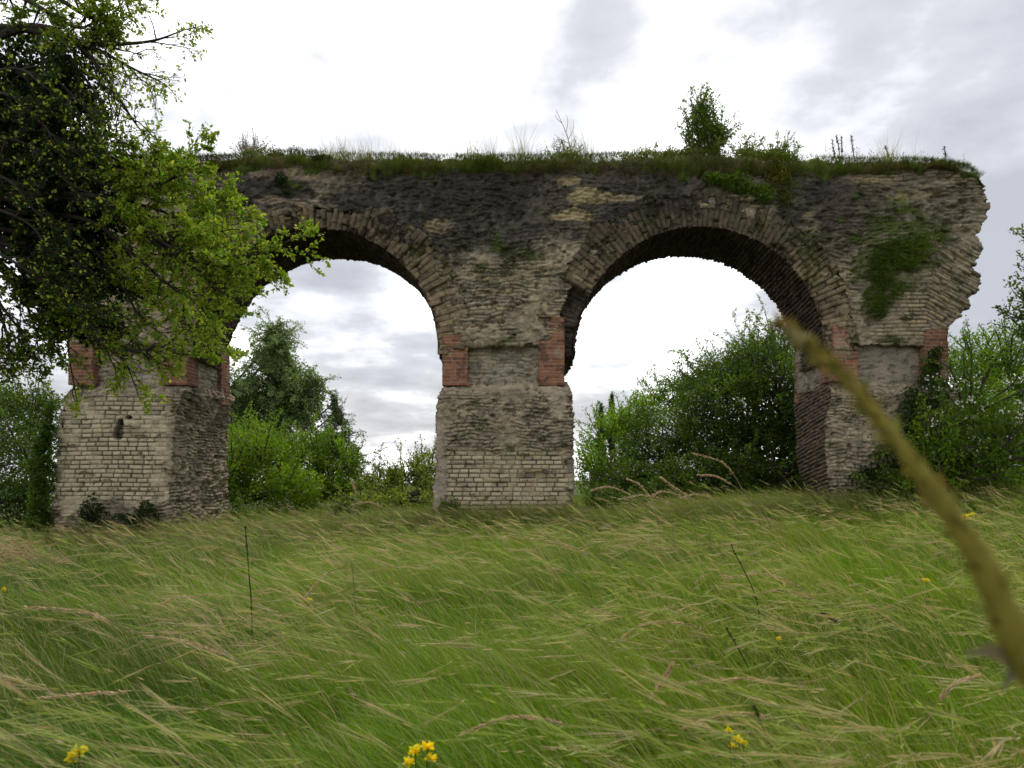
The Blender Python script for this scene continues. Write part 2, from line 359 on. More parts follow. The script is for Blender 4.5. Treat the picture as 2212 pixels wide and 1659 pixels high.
def ring(A, k):
    (cx, cz, R), (rx, rz, RR) = A['fc'], A['rc']
    nth = 560; th = np.linspace(math.radians(-3 if k else -2), math.radians(182), nth)
    def thick(t):
        d = np.degrees(t)
        if k == 0: return .42 + .34 * ss(78, 62, d) + .05 * ss(110, 150, d) - .1 * ss(20, 0, d)
        return .74 - .08 * ss(40, 0, d) - .06 * ss(140, 180, d)
    nf = 48; ns = 120
    segs = []
    rr = np.linspace(0, 1, nf); yy = np.linspace(0, 1, ns)
    tk = (thick(th) + (vn(np.stack([th * 9, th * 0 + k, th * 0], -1), 3) - .5) * .10 + (vn(np.stack([th * 31, th * 0 + k, th * 0], -1), 4) - .5) * .06)[:, None]
    # front face
    def pos(t, rad, y):
        f = np.clip(y / T, 0, 1); X0 = cx + (rx - cx) * f; Z0 = cz + (rz - cz) * f; r0 = R + (RR - R) * f
        return np.stack(np.broadcast_arrays(X0 + (r0 + rad) * np.cos(t), y, Z0 + (r0 + rad) * np.sin(t)), -1)
    t2 = th[:, None]
    fr = pos(t2, rr[None] * tk, np.full((1, nf), -.085))
    oy = np.linspace(-.085, .5, 8)[1:]; ou = pos(t2, tk, oy[None])
    re = pos(t2, (1 - rr[None, ::6]) * tk, np.full((1, len(rr[::6])), T + .02))
    so = pos(t2, np.zeros((nth, 1)), (T + .02 - yy[None] * (T + .105)))
    L = np.concatenate([fr, ou, re, so], 1)
    kind = np.concatenate([np.zeros(nf), np.ones(len(oy)), np.full(re.shape[1], 2), np.full(ns, 3)])
    n = L.shape[1]; ii = np.arange(nth * n).reshape(nth, n); jn = (np.arange(n) + 1) % n
    Fq = np.stack([ii[:-1], ii[:-1][:, jn], ii[1:][:, jn], ii[1:]], -1).reshape(-1, 4)
    caps = [ii[0][::-1][None], ii[-1][None]]
    V = L.reshape(-1, 3); TH = np.repeat(th, n); K = np.tile(kind, nth)
    RD = np.hypot(V[:, 0] - cx, V[:, 2] - cz) - R
    N = vnormals(V, [Fq])
    ctr = np.stack([V[:, 0] - cx, 0 * TH, V[:, 2] - cz], -1)
    # outward check on the front face
    if N[K == 0][:, 1].mean() > 0: N = -N; Fq = Fq[:, ::-1]; caps = [c[:, ::-1] for c in caps]
    px, py = toP(V)
    n1 = fbm(V, 1.0, 4, 80) - .5; n2 = fbm(V, 3.5, 4, 84) - .5; n3 = fbm(V, 12, 3, 87) - .5
    fine = fbm(V, 9, 4, 89) - .5; big = fbm(V, 1.3, 3, 90) - .5
    # voussoirs on the face: long thin stones set radially, two layers
    u = TH * (R + .3) + n1 * .05 + n2 * .05 + n3 * .03
    dF, a1, a2 = blocks(RD + 10 + n2 * .10, u, .115 if k else .125, .46, 51 + k)
    dF = np.where(RD < .03, .02, dF)
    # soffit: courses running along the barrel
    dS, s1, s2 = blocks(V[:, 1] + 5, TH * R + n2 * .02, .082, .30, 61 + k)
    fs = ss(.8, .3, np.abs(N[:, 1]))
    d = np.where(K == 3, dS, dF); r1 = np.where(K == 3, s1, a1); r2 = np.where(K == 3, s2, a2)
    e = ss(0, .024, d); jm = np.where(K == 3, 1 if k else .25, .60 + .40 * ss(-.12, .10, n1 + n2)); e = 1 - (1 - e) * jm
    pit = ss(.10, .2, n2 + n3 * .5)
    crumb = ss(.05, .25, n2 + n1 * .6) * np.where(K == 3, .3, 1)
    h = (e - 1) * np.where(K == 3, .035, .034) + (r1 - .5) * np.where(K == 3, .05, .09) + fine * np.where(K == 3, .06, .08) + n2 * .07 + big * .08 - crumb * .04 - pit * .05
    face = mix(TAN * .80, GREY * .8, ss(.1, .9, r2)); face = mix(face, OCHRE * .85, ss(.86, .97, r2) * .7)
    top = ss(640, 520, py + n2 * 80)
    face = mix(face, mix(GREY * .45, DARK * .75, ss(.3, .9, r1)), top * (.85 if k else .6))
    bl = ss(.42, .75, .9 * blob(px, py, 1450, 440, 150, 40) + .6 * blob(px, py, 860, 480, 70, 40) + n2 * .9)
    face = mix(face, BLACK * 1.3, bl * .7)
    face = mix(face, JOINT * .55, np.maximum((1 - e) * .95, pit * .6))
    face = mix(face, MOSS * .8, ss(.12, .25, n1 + n2 * .6) * .4)
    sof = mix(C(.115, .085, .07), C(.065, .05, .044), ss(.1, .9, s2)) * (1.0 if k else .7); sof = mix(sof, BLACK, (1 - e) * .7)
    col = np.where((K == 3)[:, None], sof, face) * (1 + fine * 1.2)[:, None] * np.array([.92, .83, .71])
    if k: col = mix(col, np.where((K < 1.5)[:, None], (sof * .5 + GREY * .35) * (1 + fine * 1.2)[:, None], col), ss(151, 154, np.degrees(TH) + 8 * n1))  # recess coloured dark like the soffit, overhang shade put into the colour
    V = V + N * h[:, None]
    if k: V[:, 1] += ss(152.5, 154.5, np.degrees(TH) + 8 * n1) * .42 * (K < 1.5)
    return mk('arch_ring', V, [Fq] + caps, M_STONE, AQ, col)
for k, A in enumerate(ARCH): ring(A, k)

# piers ---------------------------------------------------------------
def taper(fx, y0, y1):
    def w(V):
        f = ((V[:, 1] - y0) / (y1 - y0)).clip(0, 1); V = V.copy(); V[:, 0] = fx(V[:, 0], V[:, 2], f); return V
    return w
def pier(kind, outline, Yf, Yb, warp, lean):
    poly = pxpoly(outline); a = np.array(poly)
    V, Fs = grid_solid(a[:, 0].min() - .1, a[:, 0].max() + .1, a[:, 1].min() - .1, a[:, 1].max() + .1, .0145, poly_inside(poly), lambda X, Z: Yf + lean * (2.7 - Z) * -1 + 0 * X + .36 * ss(2.33, 2.70, Z), lambda X, Z: Yb + 0 * X, 90, warp)
    return build_masonry('pier', V, Fs, paint_pier(kind), AQ)
def quoin(x0, x1, y0, y1, z0, z1, par, seed, broken=None, ruddy=1.0):
    mb = MB(); r = .0115
    for ax, sg in ((1, -1), (1, 1), (0, -1), (0, 1)):
        lo, hi = ((x0, x1) if ax == 1 else (y0, y1)); us = np.linspace(lo, hi, int((hi - lo) / r) + 2); vs = np.linspace(z0, z1, int((z1 - z0) / r) + 2)
        U, W = np.meshgrid(us, vs, indexing='ij'); k = (y0 if sg < 0 else y1) if ax == 1 else (x0 if sg < 0 else x1)
        Vv = np.stack([U, np.full_like(U, k), W] if ax == 1 else [np.full_like(U, k), U, W], -1).reshape(-1, 3)
        n = U.shape; ii = np.arange(n[0] * n[1]).reshape(n)
        q = np.stack([ii[:-1, :-1], ii[1:, :-1], ii[1:, 1:], ii[:-1, 1:]], -1).reshape(-1, 4)
        nrm = np.zeros(3); nrm[ax] = sg
        if (sg > 0) == (ax == 1): q = q[:, ::-1]
        d, r1, r2 = blocks(U.ravel() - lo + .11, W.ravel() - z0, .0755, .225, seed)
        e = ss(.003, .011, d); fi = fbm(Vv, 14, 3, seed) - .5
        c = mix(C(.285, .125, .070), C(.18, .078, .050), ss(.3, .9, r1)) * ruddy; c = mix(c, C(.33, .155, .085) * ruddy, ss(.75, .95, r2) * .7)
        c = mix(c, C(.30, .23, .17), (1 - e) * .9) * (1 + fi * .5)[:, None]
        wear = ss(.03, .2, fbm(Vv, 4.5, 4, seed + 5) - .5); c = mix(c, C(.12, .075, .055), wear * .75); c = mix(c, C(.34, .27, .2), ss(.08, .2, fbm(Vv, 3.1, 4, seed + 9) - .5) * .5)
        hh = (e - 1) * .011 + (r1 - .5) * .012 + fi * .014 - wear * .022
        if broken:
            b = broken(Vv)
            hh = hh - b * (.13 + fi * .1); c = mix(c, C(.12, .075, .055), b * .7)
        mb.add(Vv + nrm * hh[:, None], q, c)
    xs, ys = np.linspace(x0, x1, 3), np.linspace(y0, y1, 3)
    for zz, s in ((z0, 0), (z1, 1)):
        Vv = np.array([(x0, y0, zz), (x1, y0, zz), (x1, y1, zz), (x0, y1, zz)]); mb.add(Vv, np.array([[0, 1, 2, 3]] if s else [[3, 2, 1, 0]]), C(.25, .1, .06))
    return mb.build('brick_quoin', M_BRICK, par)
def neck(x0, x1, z0, z1, par, kind):
    def pn(V, N):
        h, edge, tone, fine, big = rubble(V, N, .6, .085, .25, 130 + kind)
        n2 = fbm(V, 3, 4, 140 + kind) - .5
        c = mix(TAN * 1.08, GREY, ss(.2, .9, tone)); c = mix(c, C(.40, .35, .28), ss(-.02, .15, n2) * .7); c = mix(c, JOINT, (1 - edge) * .5)
        if kind == 2: c = mix(c, C(.25, .21, .17), .5 * np.ones(len(V)))
        return h, c * (1 + fine * .7)[:, None]
    V, Fs = grid_solid(x0 - .1, x1 + .1, z0 - .1, z1 + .1, .018, lambda X, Z: (X > x0) & (X < x1) & (Z > z0) & (Z < z1), lambda X, Z: X * 0 + .16, lambda X, Z: X * 0 + T - .16, 60)
    N = vnormals(V, Fs); h, c = pn(V, N)
    return mk('recessed_core', V + N * h[:, None], Fs, M_STONE, par, c)

p0 = pier(0, [(108, 1240), (122, 1140), (134, 1100), (140, 1040), (141, 960), (150, 860), (158, 838), (280, 828), (345, 822), (395, 824), (404, 845), (392, 900), (384, 1000), (378, 1080), (378, 1240)], -.22, T + .3, taper(lambda x, z, f: x + f * ss(1.2, -.6, z) * .22 * (x > -8), -.2, T + .3), .03)
p1 = pier(1, [(934, 1175), (940, 1060), (946, 1000), (944, 930), (946, 870), (955, 836), (1000, 826), (1100, 822), (1200, 820), (1222, 826), (1232, 850), (1234, 900), (1236, 980), (1234, 1175)], -.25, T + .25, taper(lambda x, z, f: x + f * .12 * (x > .2) - f * .1 * (x < .2), -.2, T + .25), .02)
p2 = pier(2, [(1788, 1140), (1780, 1040), (1772, 970), (1776, 900), (1790, 850), (1800, 815), (1900, 800), (1990, 798), (2046, 800), (2060, 860), (2072, 960), (2080, 1140)], -.15, T + .1, taper(lambda x, z, f: x + f * ((.42 - .25 * ss(1.6, 2.6, z) + .3 * ss(.9, -.3, z)) * (x < 7.2)), -.1, T + .1), .02)
ZT = wz(738)
for par, k, (a0, a1), (b0, b1), zb, lt, rt in ((p0, 0, (152, 205), (350, 407), 826, 738, 738), (p1, 1, (956, 1011), (1163, 1219), 827, 724, 686), (p2, 2, (1795, 1850), (1993, 2044), 818, 704, 712)):
    neck(wx(a0) + .1, wx(b1) - .1, wz(zb) - .15, ZT + .25, par, k)
    W_ = .53
    for (q0, q1, zt, s) in ((a0, a1, lt, 0), (b0, b1, rt, 1)):
        x0, x1 = wx(q0), wx(q1)
        bro = None
        if (k, s) == (1, 1): bro = lambda V: ss(wx(1195), wx(1180), V[:, 0] + (fbm(V, 6, 3, 4) - .5) * .1) * ss(wz(740), wz(728), V[:, 2])
        if (k, s) == (2, 0): bro = lambda V: ss(wx(1822), wx(1836), V[:, 0] + (fbm(V, 6, 3, 4) - .5) * .12) * ss(wz(765), wz(745), V[:, 2] + (fbm(V, 5, 3, 6) - .5) * .2)
        quoin(x0, x1, -.075, .5, wz(zb) - .06, wz(zt), par, 200 + 7 * k + s, bro, .75 if k == 0 or (k, s) == (2, 1) else 1.0)
        quoin(x0 + (.12 if s == 0 else -.05), x1 + (.12 if s == 0 else -.02), T - .5, T + .03, wz(zb) - .35, wz(738) + .1, par, 240 + 7 * k + s, None, .8)

# soil cap over the masonry
def cap():
    n = 900; xs = np.linspace(wx(105), wx(2122), n); m = 26
    pxs = VX + xs * F / D0
    topl = np.interp(pxs, [100, 200, 430, 520, 560, 640, 760, 1000, 1250, 1420, 1500, 1600, 1700, 1850, 1960, 2030, 2080, 2112, 2125], [372, 348, 347, 343, 335, 332, 340, 344, 342, 338, 335, 338, 344, 350, 350, 354, 366, 388, 412])
    lip = np.interp(pxs, [100, 430, 560, 700, 850, 1000, 1300, 1500, 1700, 1900, 2000, 2080, 2125], [28, 16, 36, 42, 40, 34, 36, 45, 40, 30, 14, 10, 10])
    V = []
    for j in range(m):
        f = j / (m - 1)
        lpj = lip + 16 * (vn(np.stack([pxs / 23, pxs * 0, pxs * 0], -1), 61) - .5) + 11 * (vn(np.stack([pxs / 7, pxs * 0, pxs * 0], -1), 62) - .5)
        if f < .35:
            g = f / .35; z = wz(topl + lpj * (1 - g)); y = -.04 - .10 * np.sin(g * math.pi * .6) + .22 * g ** 3 + .07 * (1 - g) ** 4
        elif f < .8:
            g = (f - .35) / .45; y = .05 + g * (T - .1) + 0 * xs; z = wz(topl) + .12 * math.sin(g * math.pi)
        else:
            g = (f - .8) / .2; y = T - .05 + .12 * math.sin(g * 2) + 0 * xs; z = wz(topl + 30 * g)
        V.append(np.stack([xs, y + 0 * xs, z + 0 * xs], -1))
    V = np.stack(V, 1).reshape(-1, 3); ii = np.arange(n * m).reshape(n, m)
    Fq = np.stack([ii[:-1, :-1], ii[1:, :-1], ii[1:, 1:], ii[:-1, 1:]], -1).reshape(-1, 4)
    N = vnormals(V, [Fq]); b = fbm(V, 2.2, 4, 300) - .5; fi = fbm(V, 9, 4, 303) - .5
    c = mix(C(.085, .062, .045), C(.075, .10, .022), ss(-.08, .12, b + fi * .5)); c = mix(c, C(.15, .17, .045), ss(.9, 1, N[:, 2]) * .5)
    return mk('soil_cap', V + N * (b * .26 + fi * .16)[:, None], Fq, M_SOIL, AQ, c * (1 + fi)[:, None])
cap()

# ------------------------------------------------------------------ foliage helpers
def leaves(mb, pos, dirs, size, col, shape=6, aspect=.55, droop=.0):
    """pos (n,3) leaf bases, dirs (n,3) leaf axes, size (n,), col (n,3)"""
    n = len(pos); d = unit(dirs)
    r = unit(rng.normal(size=(n, 3))); s = unit(np.cross(d, r)); nn = np.cross(s, d)
    L = size[:, None]; W = L * (aspect if np.isscalar(aspect) else aspect[:, None]) * .5
    if shape == 4:
        V = np.stack([pos, pos + d * L * .45 + s * W, pos + d * L, pos + d * L * .45 - s * W], 1)
        Fq = (np.arange(n)[:, None] * 4 + np.arange(4)[None])
        mb.add(V.reshape(-1, 3), Fq, np.repeat(col, 4, 0))
    else:
        up = nn * L * .10
        V = np.stack([pos, pos + d * L * .3 + s * W + up, pos + d * L * .7 + s * W * .75 + up, pos + d * L - nn * L * .08, pos + d * L * .7 - s * W * .75 + up, pos + d * L * .3 - s * W + up], 1)
        b = np.arange(n)[:, None] * 6
        Fq = np.concatenate([b + np.array([[0, 1, 2, 3]]), b + np.array([[0, 3, 4, 5]])])
        mb.add(V.reshape(-1, 3), Fq, np.repeat(col, 6, 0))
def lcol(n, base, var=.3, pos=None, tip=None, seed=0):
    base = np.asarray(base, float)
    c = base[None] * (1 + var * (rng.random((n, 1)) - .5) * 2)
    c = c * (1 + np.array([[.18, .0, .1]]) * rng.normal(size=(n, 1)))
    if pos is not None:
        k = fbm(pos, 1.3, 3, seed) - .5
        c = c * (1 + k[:, None] * 1.1)
        if tip is not None: c = mix(c, np.broadcast_to(np.asarray(tip), c.shape) * (1 + .3 * rng.normal(size=(n, 1))), ss(.0, .2, k))
    return np.clip(c, .004, 1)
BARK = C(.055, .045, .034)
def bush(name, label, cat, base, lobes, nleaf, size, col, tip=None, group=None, gap=.42, sprig=14, mat=None, gapscale=2.2, stems=5, up=.6, trunk_r=.07, shape=4, part='foliage', aspect=.6, hang=0., splen=(.3, .8)):
    """lobes: (px, py, Y, rx_px, rz_px[, ry_m]) — crown lobes in picture units at distance Y behind the wall"""
    seed = rng.integers(1, 9999)
    bx, by = base[0], base[1]; o = empty(name, (bx, by, float(gz(bx, by))), label, cat, group)
    B = np.array(o.location); mb = MB(); br = MB()
    cs, rs = [], []
    for l in lobes:
        s = F / (l[2] + D0); c = P(l[0], l[1], l[2]); r = np.array([l[3] / s, l[5] if len(l) > 5 else (l[3] + l[4]) * .45 / s, l[4] / s]); cs.append(c); rs.append(r)
    w = np.array([r[0] * r[2] for r in rs]); w /= w.sum()
    for c, r, wi in zip(cs, rs, w):
        n = int(nleaf * wi * 1.0)
        m = int(n / (1 - gap) * 1.15)
        dr = unit(rng.normal(size=(m, 3)))
        out = .72 + .62 * fbm(dr * 1.0 + c * .37, 2.1, 3, seed)
        rad = (rng.random(m) ** .42) * out
        p = c + dr * rad[:, None] * r
        keep = fbm(p, gapscale, 3, seed + 5) > (gap * .5 + .27)
        if keep.sum() < .35 * m: keep = fbm(p, gapscale * 3, 3, seed + 7) > (gap * .5 + .22)
        if keep.sum() < .25 * m: keep = np.ones(m, bool)
        p, dr = p[keep][:n], dr[keep][:n]
        p = p[p[:, 2] > gz(p[:, 0], p[:, 1]) + .02] if len(p) else p
        m = len(p)
        if m == 0: continue
        d = dr[:m] * .6 + rng.normal(size=(m, 3)) * .7 + np.array([0, 0, up * .5 - hang])
        leaves(mb, p, d, size * (.6 + .8 * rng.random(m)), lcol(m, col, .3, p, tip, seed + 9), shape, aspect)
        # limb from the base to the lobe and twigs out of it
        mid = (B + c) / 2 + rng.normal(size=3) * .2 * np.array([1, 1, .3])
        br.add(*tube(spline([B + rng.normal(size=3) * np.array([.15, .15, 0]) - np.array([0, 0, .1]), mid, c], 9), np.linspace(trunk_r, trunk_r * .35, 9), 6), col=BARK)
        for q in range(sprig):
            dd = unit(rng.normal(size=3) + np.array([0, -.25, up])); ro = .75 + .35 * rng.random()
            e = c + dd * r * ro
            Ls = splen[0] + (splen[1] - splen[0]) * rng.random(); tipd = unit(dd + np.array([0, 0, up * .8 - hang * 2]) + rng.normal(size=3) * .35)
            e2 = e + tipd * Ls * .55; e3 = e2 + unit(tipd + rng.normal(size=3) * .3 - np.array([0, 0, hang])) * Ls * .45
            path = spline([c + (e - c) * .3, e, e2, e3], 9)
            br.add(*tube(path, np.linspace(trunk_r * .22 + .004, .004, 9), 4), col=BARK * 1.1)
            k = int(16 + 40 * Ls); tt = rng.random(k) ** .8
            ii = np.clip((2.4 + tt * 5.6), 0, 7.99); i0 = ii.astype(int); ff = (ii - i0)[:, None]
            pp = path[i0] * (1 - ff) + path[i0 + 1] * ff + rng.normal(size=(k, 3)) * .035 * (size / .06)
            leaves(mb, pp, rng.normal(size=(k, 3)) + tipd * .9 - np.array([0, 0, hang]), size * (.55 + .7 * rng.random(k)), lcol(k, np.asarray(col) * 1.15 if tip is None else (np.asarray(col) + np.asarray(tip)) * .5, .3), shape, aspect)
    mb.build(part, mat or M_LEAF, o, False)
    br.build('branches', M_BARK, o)
    return o

# ------------------------------------------------------------------ plants beyond the wall
bush('shrub', 'dark hawthorn thicket left of the pale stone pier', 'shrub', (-15.5, 4), [(60, 1000, 4, 95, 100), (-40, 950, 5, 110, 130), (110, 1060, 3.2, 60, 70), (20, 1090, 3, 120, 60), (70, 900, 6, 90, 60), (-120, 1000, 5, 110, 130)], 30000, .075, (.045, .084, .008), (.085, .14, .011), gap=.3, sprig=18)
bush('tree', 'light green sapling tips above the dark thicket at the left edge', 'tree', (-20, 9), [(10, 880, 9, 60, 45), (100, 890, 9, 40, 35), (-60, 870, 9, 80, 60)], 5000, .085, (.12, .16, .02), (.2, .25, .035), gap=.5, sprig=16)
bush('shrub', 'leafy bush beside the right flank of the pale stone pier', 'shrub', (-9.5, 6), [(560, 1010, 6, 90, 85), (500, 1040, 5, 60, 80), (610, 1060, 5, 90, 60), (540, 960, 7, 70, 50)], 26000, .07, (.125, .205, .010), (.19, .29, .016), gap=.3, sprig=20)
bush('shrub', 'rounded dark green bush in the middle of the left arch opening', 'shrub', (-6.5, 7.5), [(690, 1010, 7.5, 90, 75), (735, 1000, 7, 55, 50), (700, 1060, 6.5, 100, 50), (640, 985, 8, 60, 50)], 24000, .07, (.105, .180, .010), (.16, .26, .014), gap=.3, sprig=20)
bush('shrub', 'low yellowish bushes beside the middle pier in the left arch', 'shrub', (-3.4, 7), [(820, 1050, 7, 50, 45), (880, 1045, 7.5, 65, 50), (930, 1030, 8, 50, 60), (860, 1080, 6, 90, 30), (780, 1085, 5, 60, 25)], 16000, .07, (.14, .185, .022), (.23, .28, .05), gap=.35, sprig=22)
bush('birch_tree', 'tall pale birch with hanging twigs in the left arch opening', 'tree', (-17.5, 19), [(592, 760, 19, 42, 55), (585, 810, 19, 60, 55), (610, 850, 19, 68, 60), (560, 870, 19, 60, 55), (640, 880, 19, 50, 60), (600, 920, 19, 80, 50), (510, 860, 18, 32, 50), (500, 900, 18, 40, 45), (680, 845, 19, 22, 40), (596, 725, 19, 22, 25)], 50000, .11, (.13, .19, .06), (.21, .28, .11), gap=.42, gapscale=1.3, sprig=26, hang=.35, up=.4, trunk_r=.11, splen=(.5, 1.2), part='crown')
bush('conifer', 'small dark conifer at the right of the birch', 'tree', (-13, 17), [(722, 870, 17, 7, 22), (722, 895, 17, 20, 16), (724, 915, 17, 30, 16), (724, 940, 17, 42, 16), (722, 965, 17, 50, 20)], 12000, .09, (.040, .075, .018), (.065, .115, .025), gap=.4, sprig=16, up=.15, trunk_r=.08, splen=(.2, .6), part='crown', aspect=.35)
bush('shrub', 'big dark thicket filling the right arch opening', 'shrub', (7.5, 6), [(1600, 900, 6, 130, 120), (1500, 960, 6, 120, 110), (1680, 870, 6, 95, 110), (1700, 970, 5, 90, 110), (1560, 1030, 4.5, 160, 60), (1420, 1010, 6, 90, 75), (1640, 800, 6.5, 80, 55), (1560, 830, 7, 80, 50), (1350, 1040, 5, 80, 50), (1480, 1060, 4, 120, 40), (1650, 1050, 4, 110, 50), (1740, 1000, 4.5, 60, 100)], 105000, .072, (.040, .076, .007), (.085, .145, .010), gap=.32, sprig=20, trunk_r=.09)
bush('shrub', 'bright green bush at the left end of the dark thicket, close to the middle pier', 'shrub', (3.4, 8), [(1310, 970, 8, 62, 70), (1350, 930, 8.5, 60, 50), (1290, 1030, 7, 55, 55), (1390, 900, 9, 50, 45)], 17000, .07, (.14, .24, .011), (.21, .34, .018), gap=.32, sprig=20)
bush('tree', 'spreading tree with open crown behind the thicket, under the right arch', 'tree', (8.4, 11), [(1560, 800, 11, 75, 45), (1620, 760, 11, 60, 35), (1680, 740, 11, 50, 40), (1480, 840, 11, 70, 40), (1720, 790, 11, 60, 70), (1440, 870, 11, 60, 30)], 13000, .085, (.095, .160, .014), (.16, .25, .02), gap=.55, gapscale=1.6, sprig=24, splen=(.5, 1.2), part='crown')
for k, (px_, t_, lab) in enumerate([(1322, 852, 'taller of two distant poplars beside the middle pier'), (1298, 872, 'shorter of two distant poplars beside the middle pier')]):
    bush('poplar_tree', lab, 'tree', (wx(px_, 55), 55), [(px_, t_ + 12, 55, 3, 13), (px_, t_ + 36, 55, 4.2, 24), (px_ - 1, t_ + 90, 55, 6, 40)], 2600, .2, (0.036, 0.075, 0.0187), None, gap=.3, sprig=3, splen=(.2, .5), trunk_r=.12, part='crown', group='distant poplars')
bush('flowering_shrub', 'hawthorn in white flower to the right of the third pier', 'shrub', (13, 4), [(2060, 900, 3.5, 130, 120), (2180, 830, 4, 110, 130), (2000, 960, 2.2, 100, 100), (2120, 1000, 2.5, 140, 80), (2240, 950, 3.5, 120, 140), (2100, 800, 4.5, 90, 70), (2040, 1040, -.6, 120, 50), (2090, 900, -.2, 95, 110), (2015, 960, -.9, 50, 80), (1965, 1045, -1.0, 70, 35), (2150, 990, -.8, 100, 90)], 80000, .065, (.090, .160, .009), (.15, .25, .013), gap=.3, sprig=22, trunk_r=.09)
bush('tree', 'thin leafy branches of a tall tree at the right edge', 'tree', (12.6, -1.5), [(2260, 620, -1.5, 40, 40), (2250, 690, -1.5, 45, 60), (2300, 560, -1.5, 60, 60), (2290, 700, -1, 70, 80)], 5000, .07, (.065, .115, .013), (.11, .18, .017), gap=.55, sprig=26, splen=(.3, .8), part='crown')
bush('weed_clump', 'dark low weeds standing in the grass before the bushes in the left arch', 'weeds', (wx(750, 1.0), 1.0), [(752, 1108, 1.0, 26, 20), (735, 1118, .8, 30, 14)], 2600, .05, (.050, .085, .010), (.09, .14, .015), gap=.35, sprig=12, trunk_r=.008, splen=(.12, .3))
bush('weed_clump', 'low dark brambles at the foot of the thicket, right of the middle pier', 'weeds', (wx(1340, 1.2), 1.2), [(1330, 1085, 1.2, 45, 22), (1400, 1090, 1.2, 50, 18), (1280, 1090, 1.0, 24, 26)], 5200, .05, (.055, .095, .010), (.10, .16, .016), gap=.35, sprig=14, trunk_r=.008, splen=(.15, .4))
bush('weed_clump', 'nettles against the right foot of the pale stone pier', 'weeds', (wx(505, 1.5), 1.5), [(510, 1120, 1.5, 28, 30), (545, 1128, 1.2, 34, 22)], 3200, .055, (.075, .125, .011), (.12, .19, .018), gap=.35, sprig=14, trunk_r=.007, splen=(.15, .35), aspect=.45)
bush('weed_clump', 'small green weeds at the left foot of the middle pier', 'weeds', (wx(965, -.5), -.5), [(968, 1105, -.5, 18, 18), (985, 1112, -.6, 20, 12)], 1400, .045, (.075, .125, .011), (.12, .19, .018), gap=.4, sprig=10, trunk_r=.006, splen=(.12, .25))
hw = bpy.data.objects['flowering_shrub']; WHITE = C(.72, .72, .66)
for k in range(70):
    px_, py_ = [(1990 + 222 * random.random(), 800 + 190 * random.random())][0]
    p = P(px_, py_, -1.3 + .5 * random.random() + (.6 if py_ < 860 else 0))
    b = MB(); n = random.randint(4, 8); pp = p + rng.normal(size=(n, 3)) * .035
    leaves(b, pp, rng.normal(size=(n, 3)) + np.array([0, -.3, .8]),     .042 * (.7 + .6 * rng.random(n)), np.broadcast_to(WHITE, (n, 3)), 4, .9)
    b.build('blossom', M_PETAL, hw, False)

# ------------------------------------------------------------------ the near tree at the left
YT = -9.2
def PT(px, py, dy=0.0): return P(px, py, YT + dy)
TREE = empty('leaning_tree', (PT(-330, 900)[0], YT, float(gz(PT(-330, 900)[0], YT))), 'near tree at the left edge, ivied inside with leaf colours darkened for shade, with bright green sprays reaching over the ruin', 'tree')
mbL, mbB, mbI = MB(), MB(), MB()
tb = np.array(TREE.location)
trunk = spline([tb - np.array([0, 0, .2]), PT(-300, 700), PT(-230, 420), PT(-170, 120), PT(-130, -220), PT(-100, -520)], 24)
mb_tr = MB(); mb_tr.add(*tube(trunk, np.linspace(.2, .09, 24), 10), col=BARK); mb_tr.build('trunk', M_BARK, TREE)
BRIGHT, MIDG, IVY_SHADE, YOUNG = C(.215, .300, .018), C(.105, .175, .012), C(.012, .024, .005), C(.33, .38, .04)
def twig(p0, d, L, r, depth, leafy, col, droop=.15, lsize=.030):
    n = 7; pts = [p0]; dd = unit(d)
    for k in range(n - 1):
        dd = unit(dd + rng.normal(size=3) * .20 + np.array([0, 0, -droop * .25])); pts.append(pts[-1] + dd * L / (n - 1))
    pts = np.array(pts); mbB.add(*tube(pts, np.linspace(r, r * .3, n), 4 if r < .008 else 6), col=BARK * .8)
    if depth > 0:
        for k in range(rng.integers(3, 6)):
            i = rng.integers(1, n - 1); f = .45 + .35 * rng.random()
            sd = unit(dd * .75 + rng.normal(size=3) * np.array([.6, .6, .55]))
            twig(pts[i], sd, L * f, r * .5, depth - 1, leafy, col, droop, lsize)
    if leafy > 0:
        m = int(leafy * (.5 + rng.random()) * (1 if depth else 1.4)); t = .35 + .65 * rng.random(m)
        ii = np.clip(t * (n - 1), 0, n - 1.001); i0 = ii.astype(int); ff = (ii - i0)[:, None]
        pp = pts[i0] * (1 - ff) + pts[i0 + 1] * ff + rng.normal(size=(m, 3)) * .012
        cc = lcol(m, col, .25); yt = rng.random(m) < .2; cc[yt] = YOUNG * (.8 + .4 * rng.random((yt.sum(), 1)))
        leaves(mbL, pp, rng.normal(size=(m, 3)) * .8 + dd * .9 + np.array([0, 0, .1]), lsize * (.45 + 1.0 * rng.random(m)), cc, 6, .6)
def limb(pts, r0, r1, twigs, tl, leafy, col, t0=.25, dirs=None, droop=.15, depth=1, lsize=.030):
    path = spline([PT(*p) for p in pts], 26); mbB.add(*tube(path, np.linspace(r0, r1, 26), 6), col=BARK * .8)
    tg = unit(np.gradient(path, axis=0))
    for k in range(twigs):
        t = t0 + (1 - t0) * (k + rng.random()) / twigs; i = int(np.clip(t * 25, 0, 25))
        sd = unit(tg[i] * .8 + rng.normal(size=3) * np.array([.55, .6, .6]) + (0 if dirs is None else np.array(dirs)))
        twig(path[i], sd, tl * (.6 + .7 * rng.random()), max(r0 * .38 * (1 - t) + .005, .004), depth, leafy, col, droop, lsize)
    twig(path[-1], tg[-1], tl * .7, r1, 1, leafy + 5, col, droop, lsize)
st = (-190, 300)
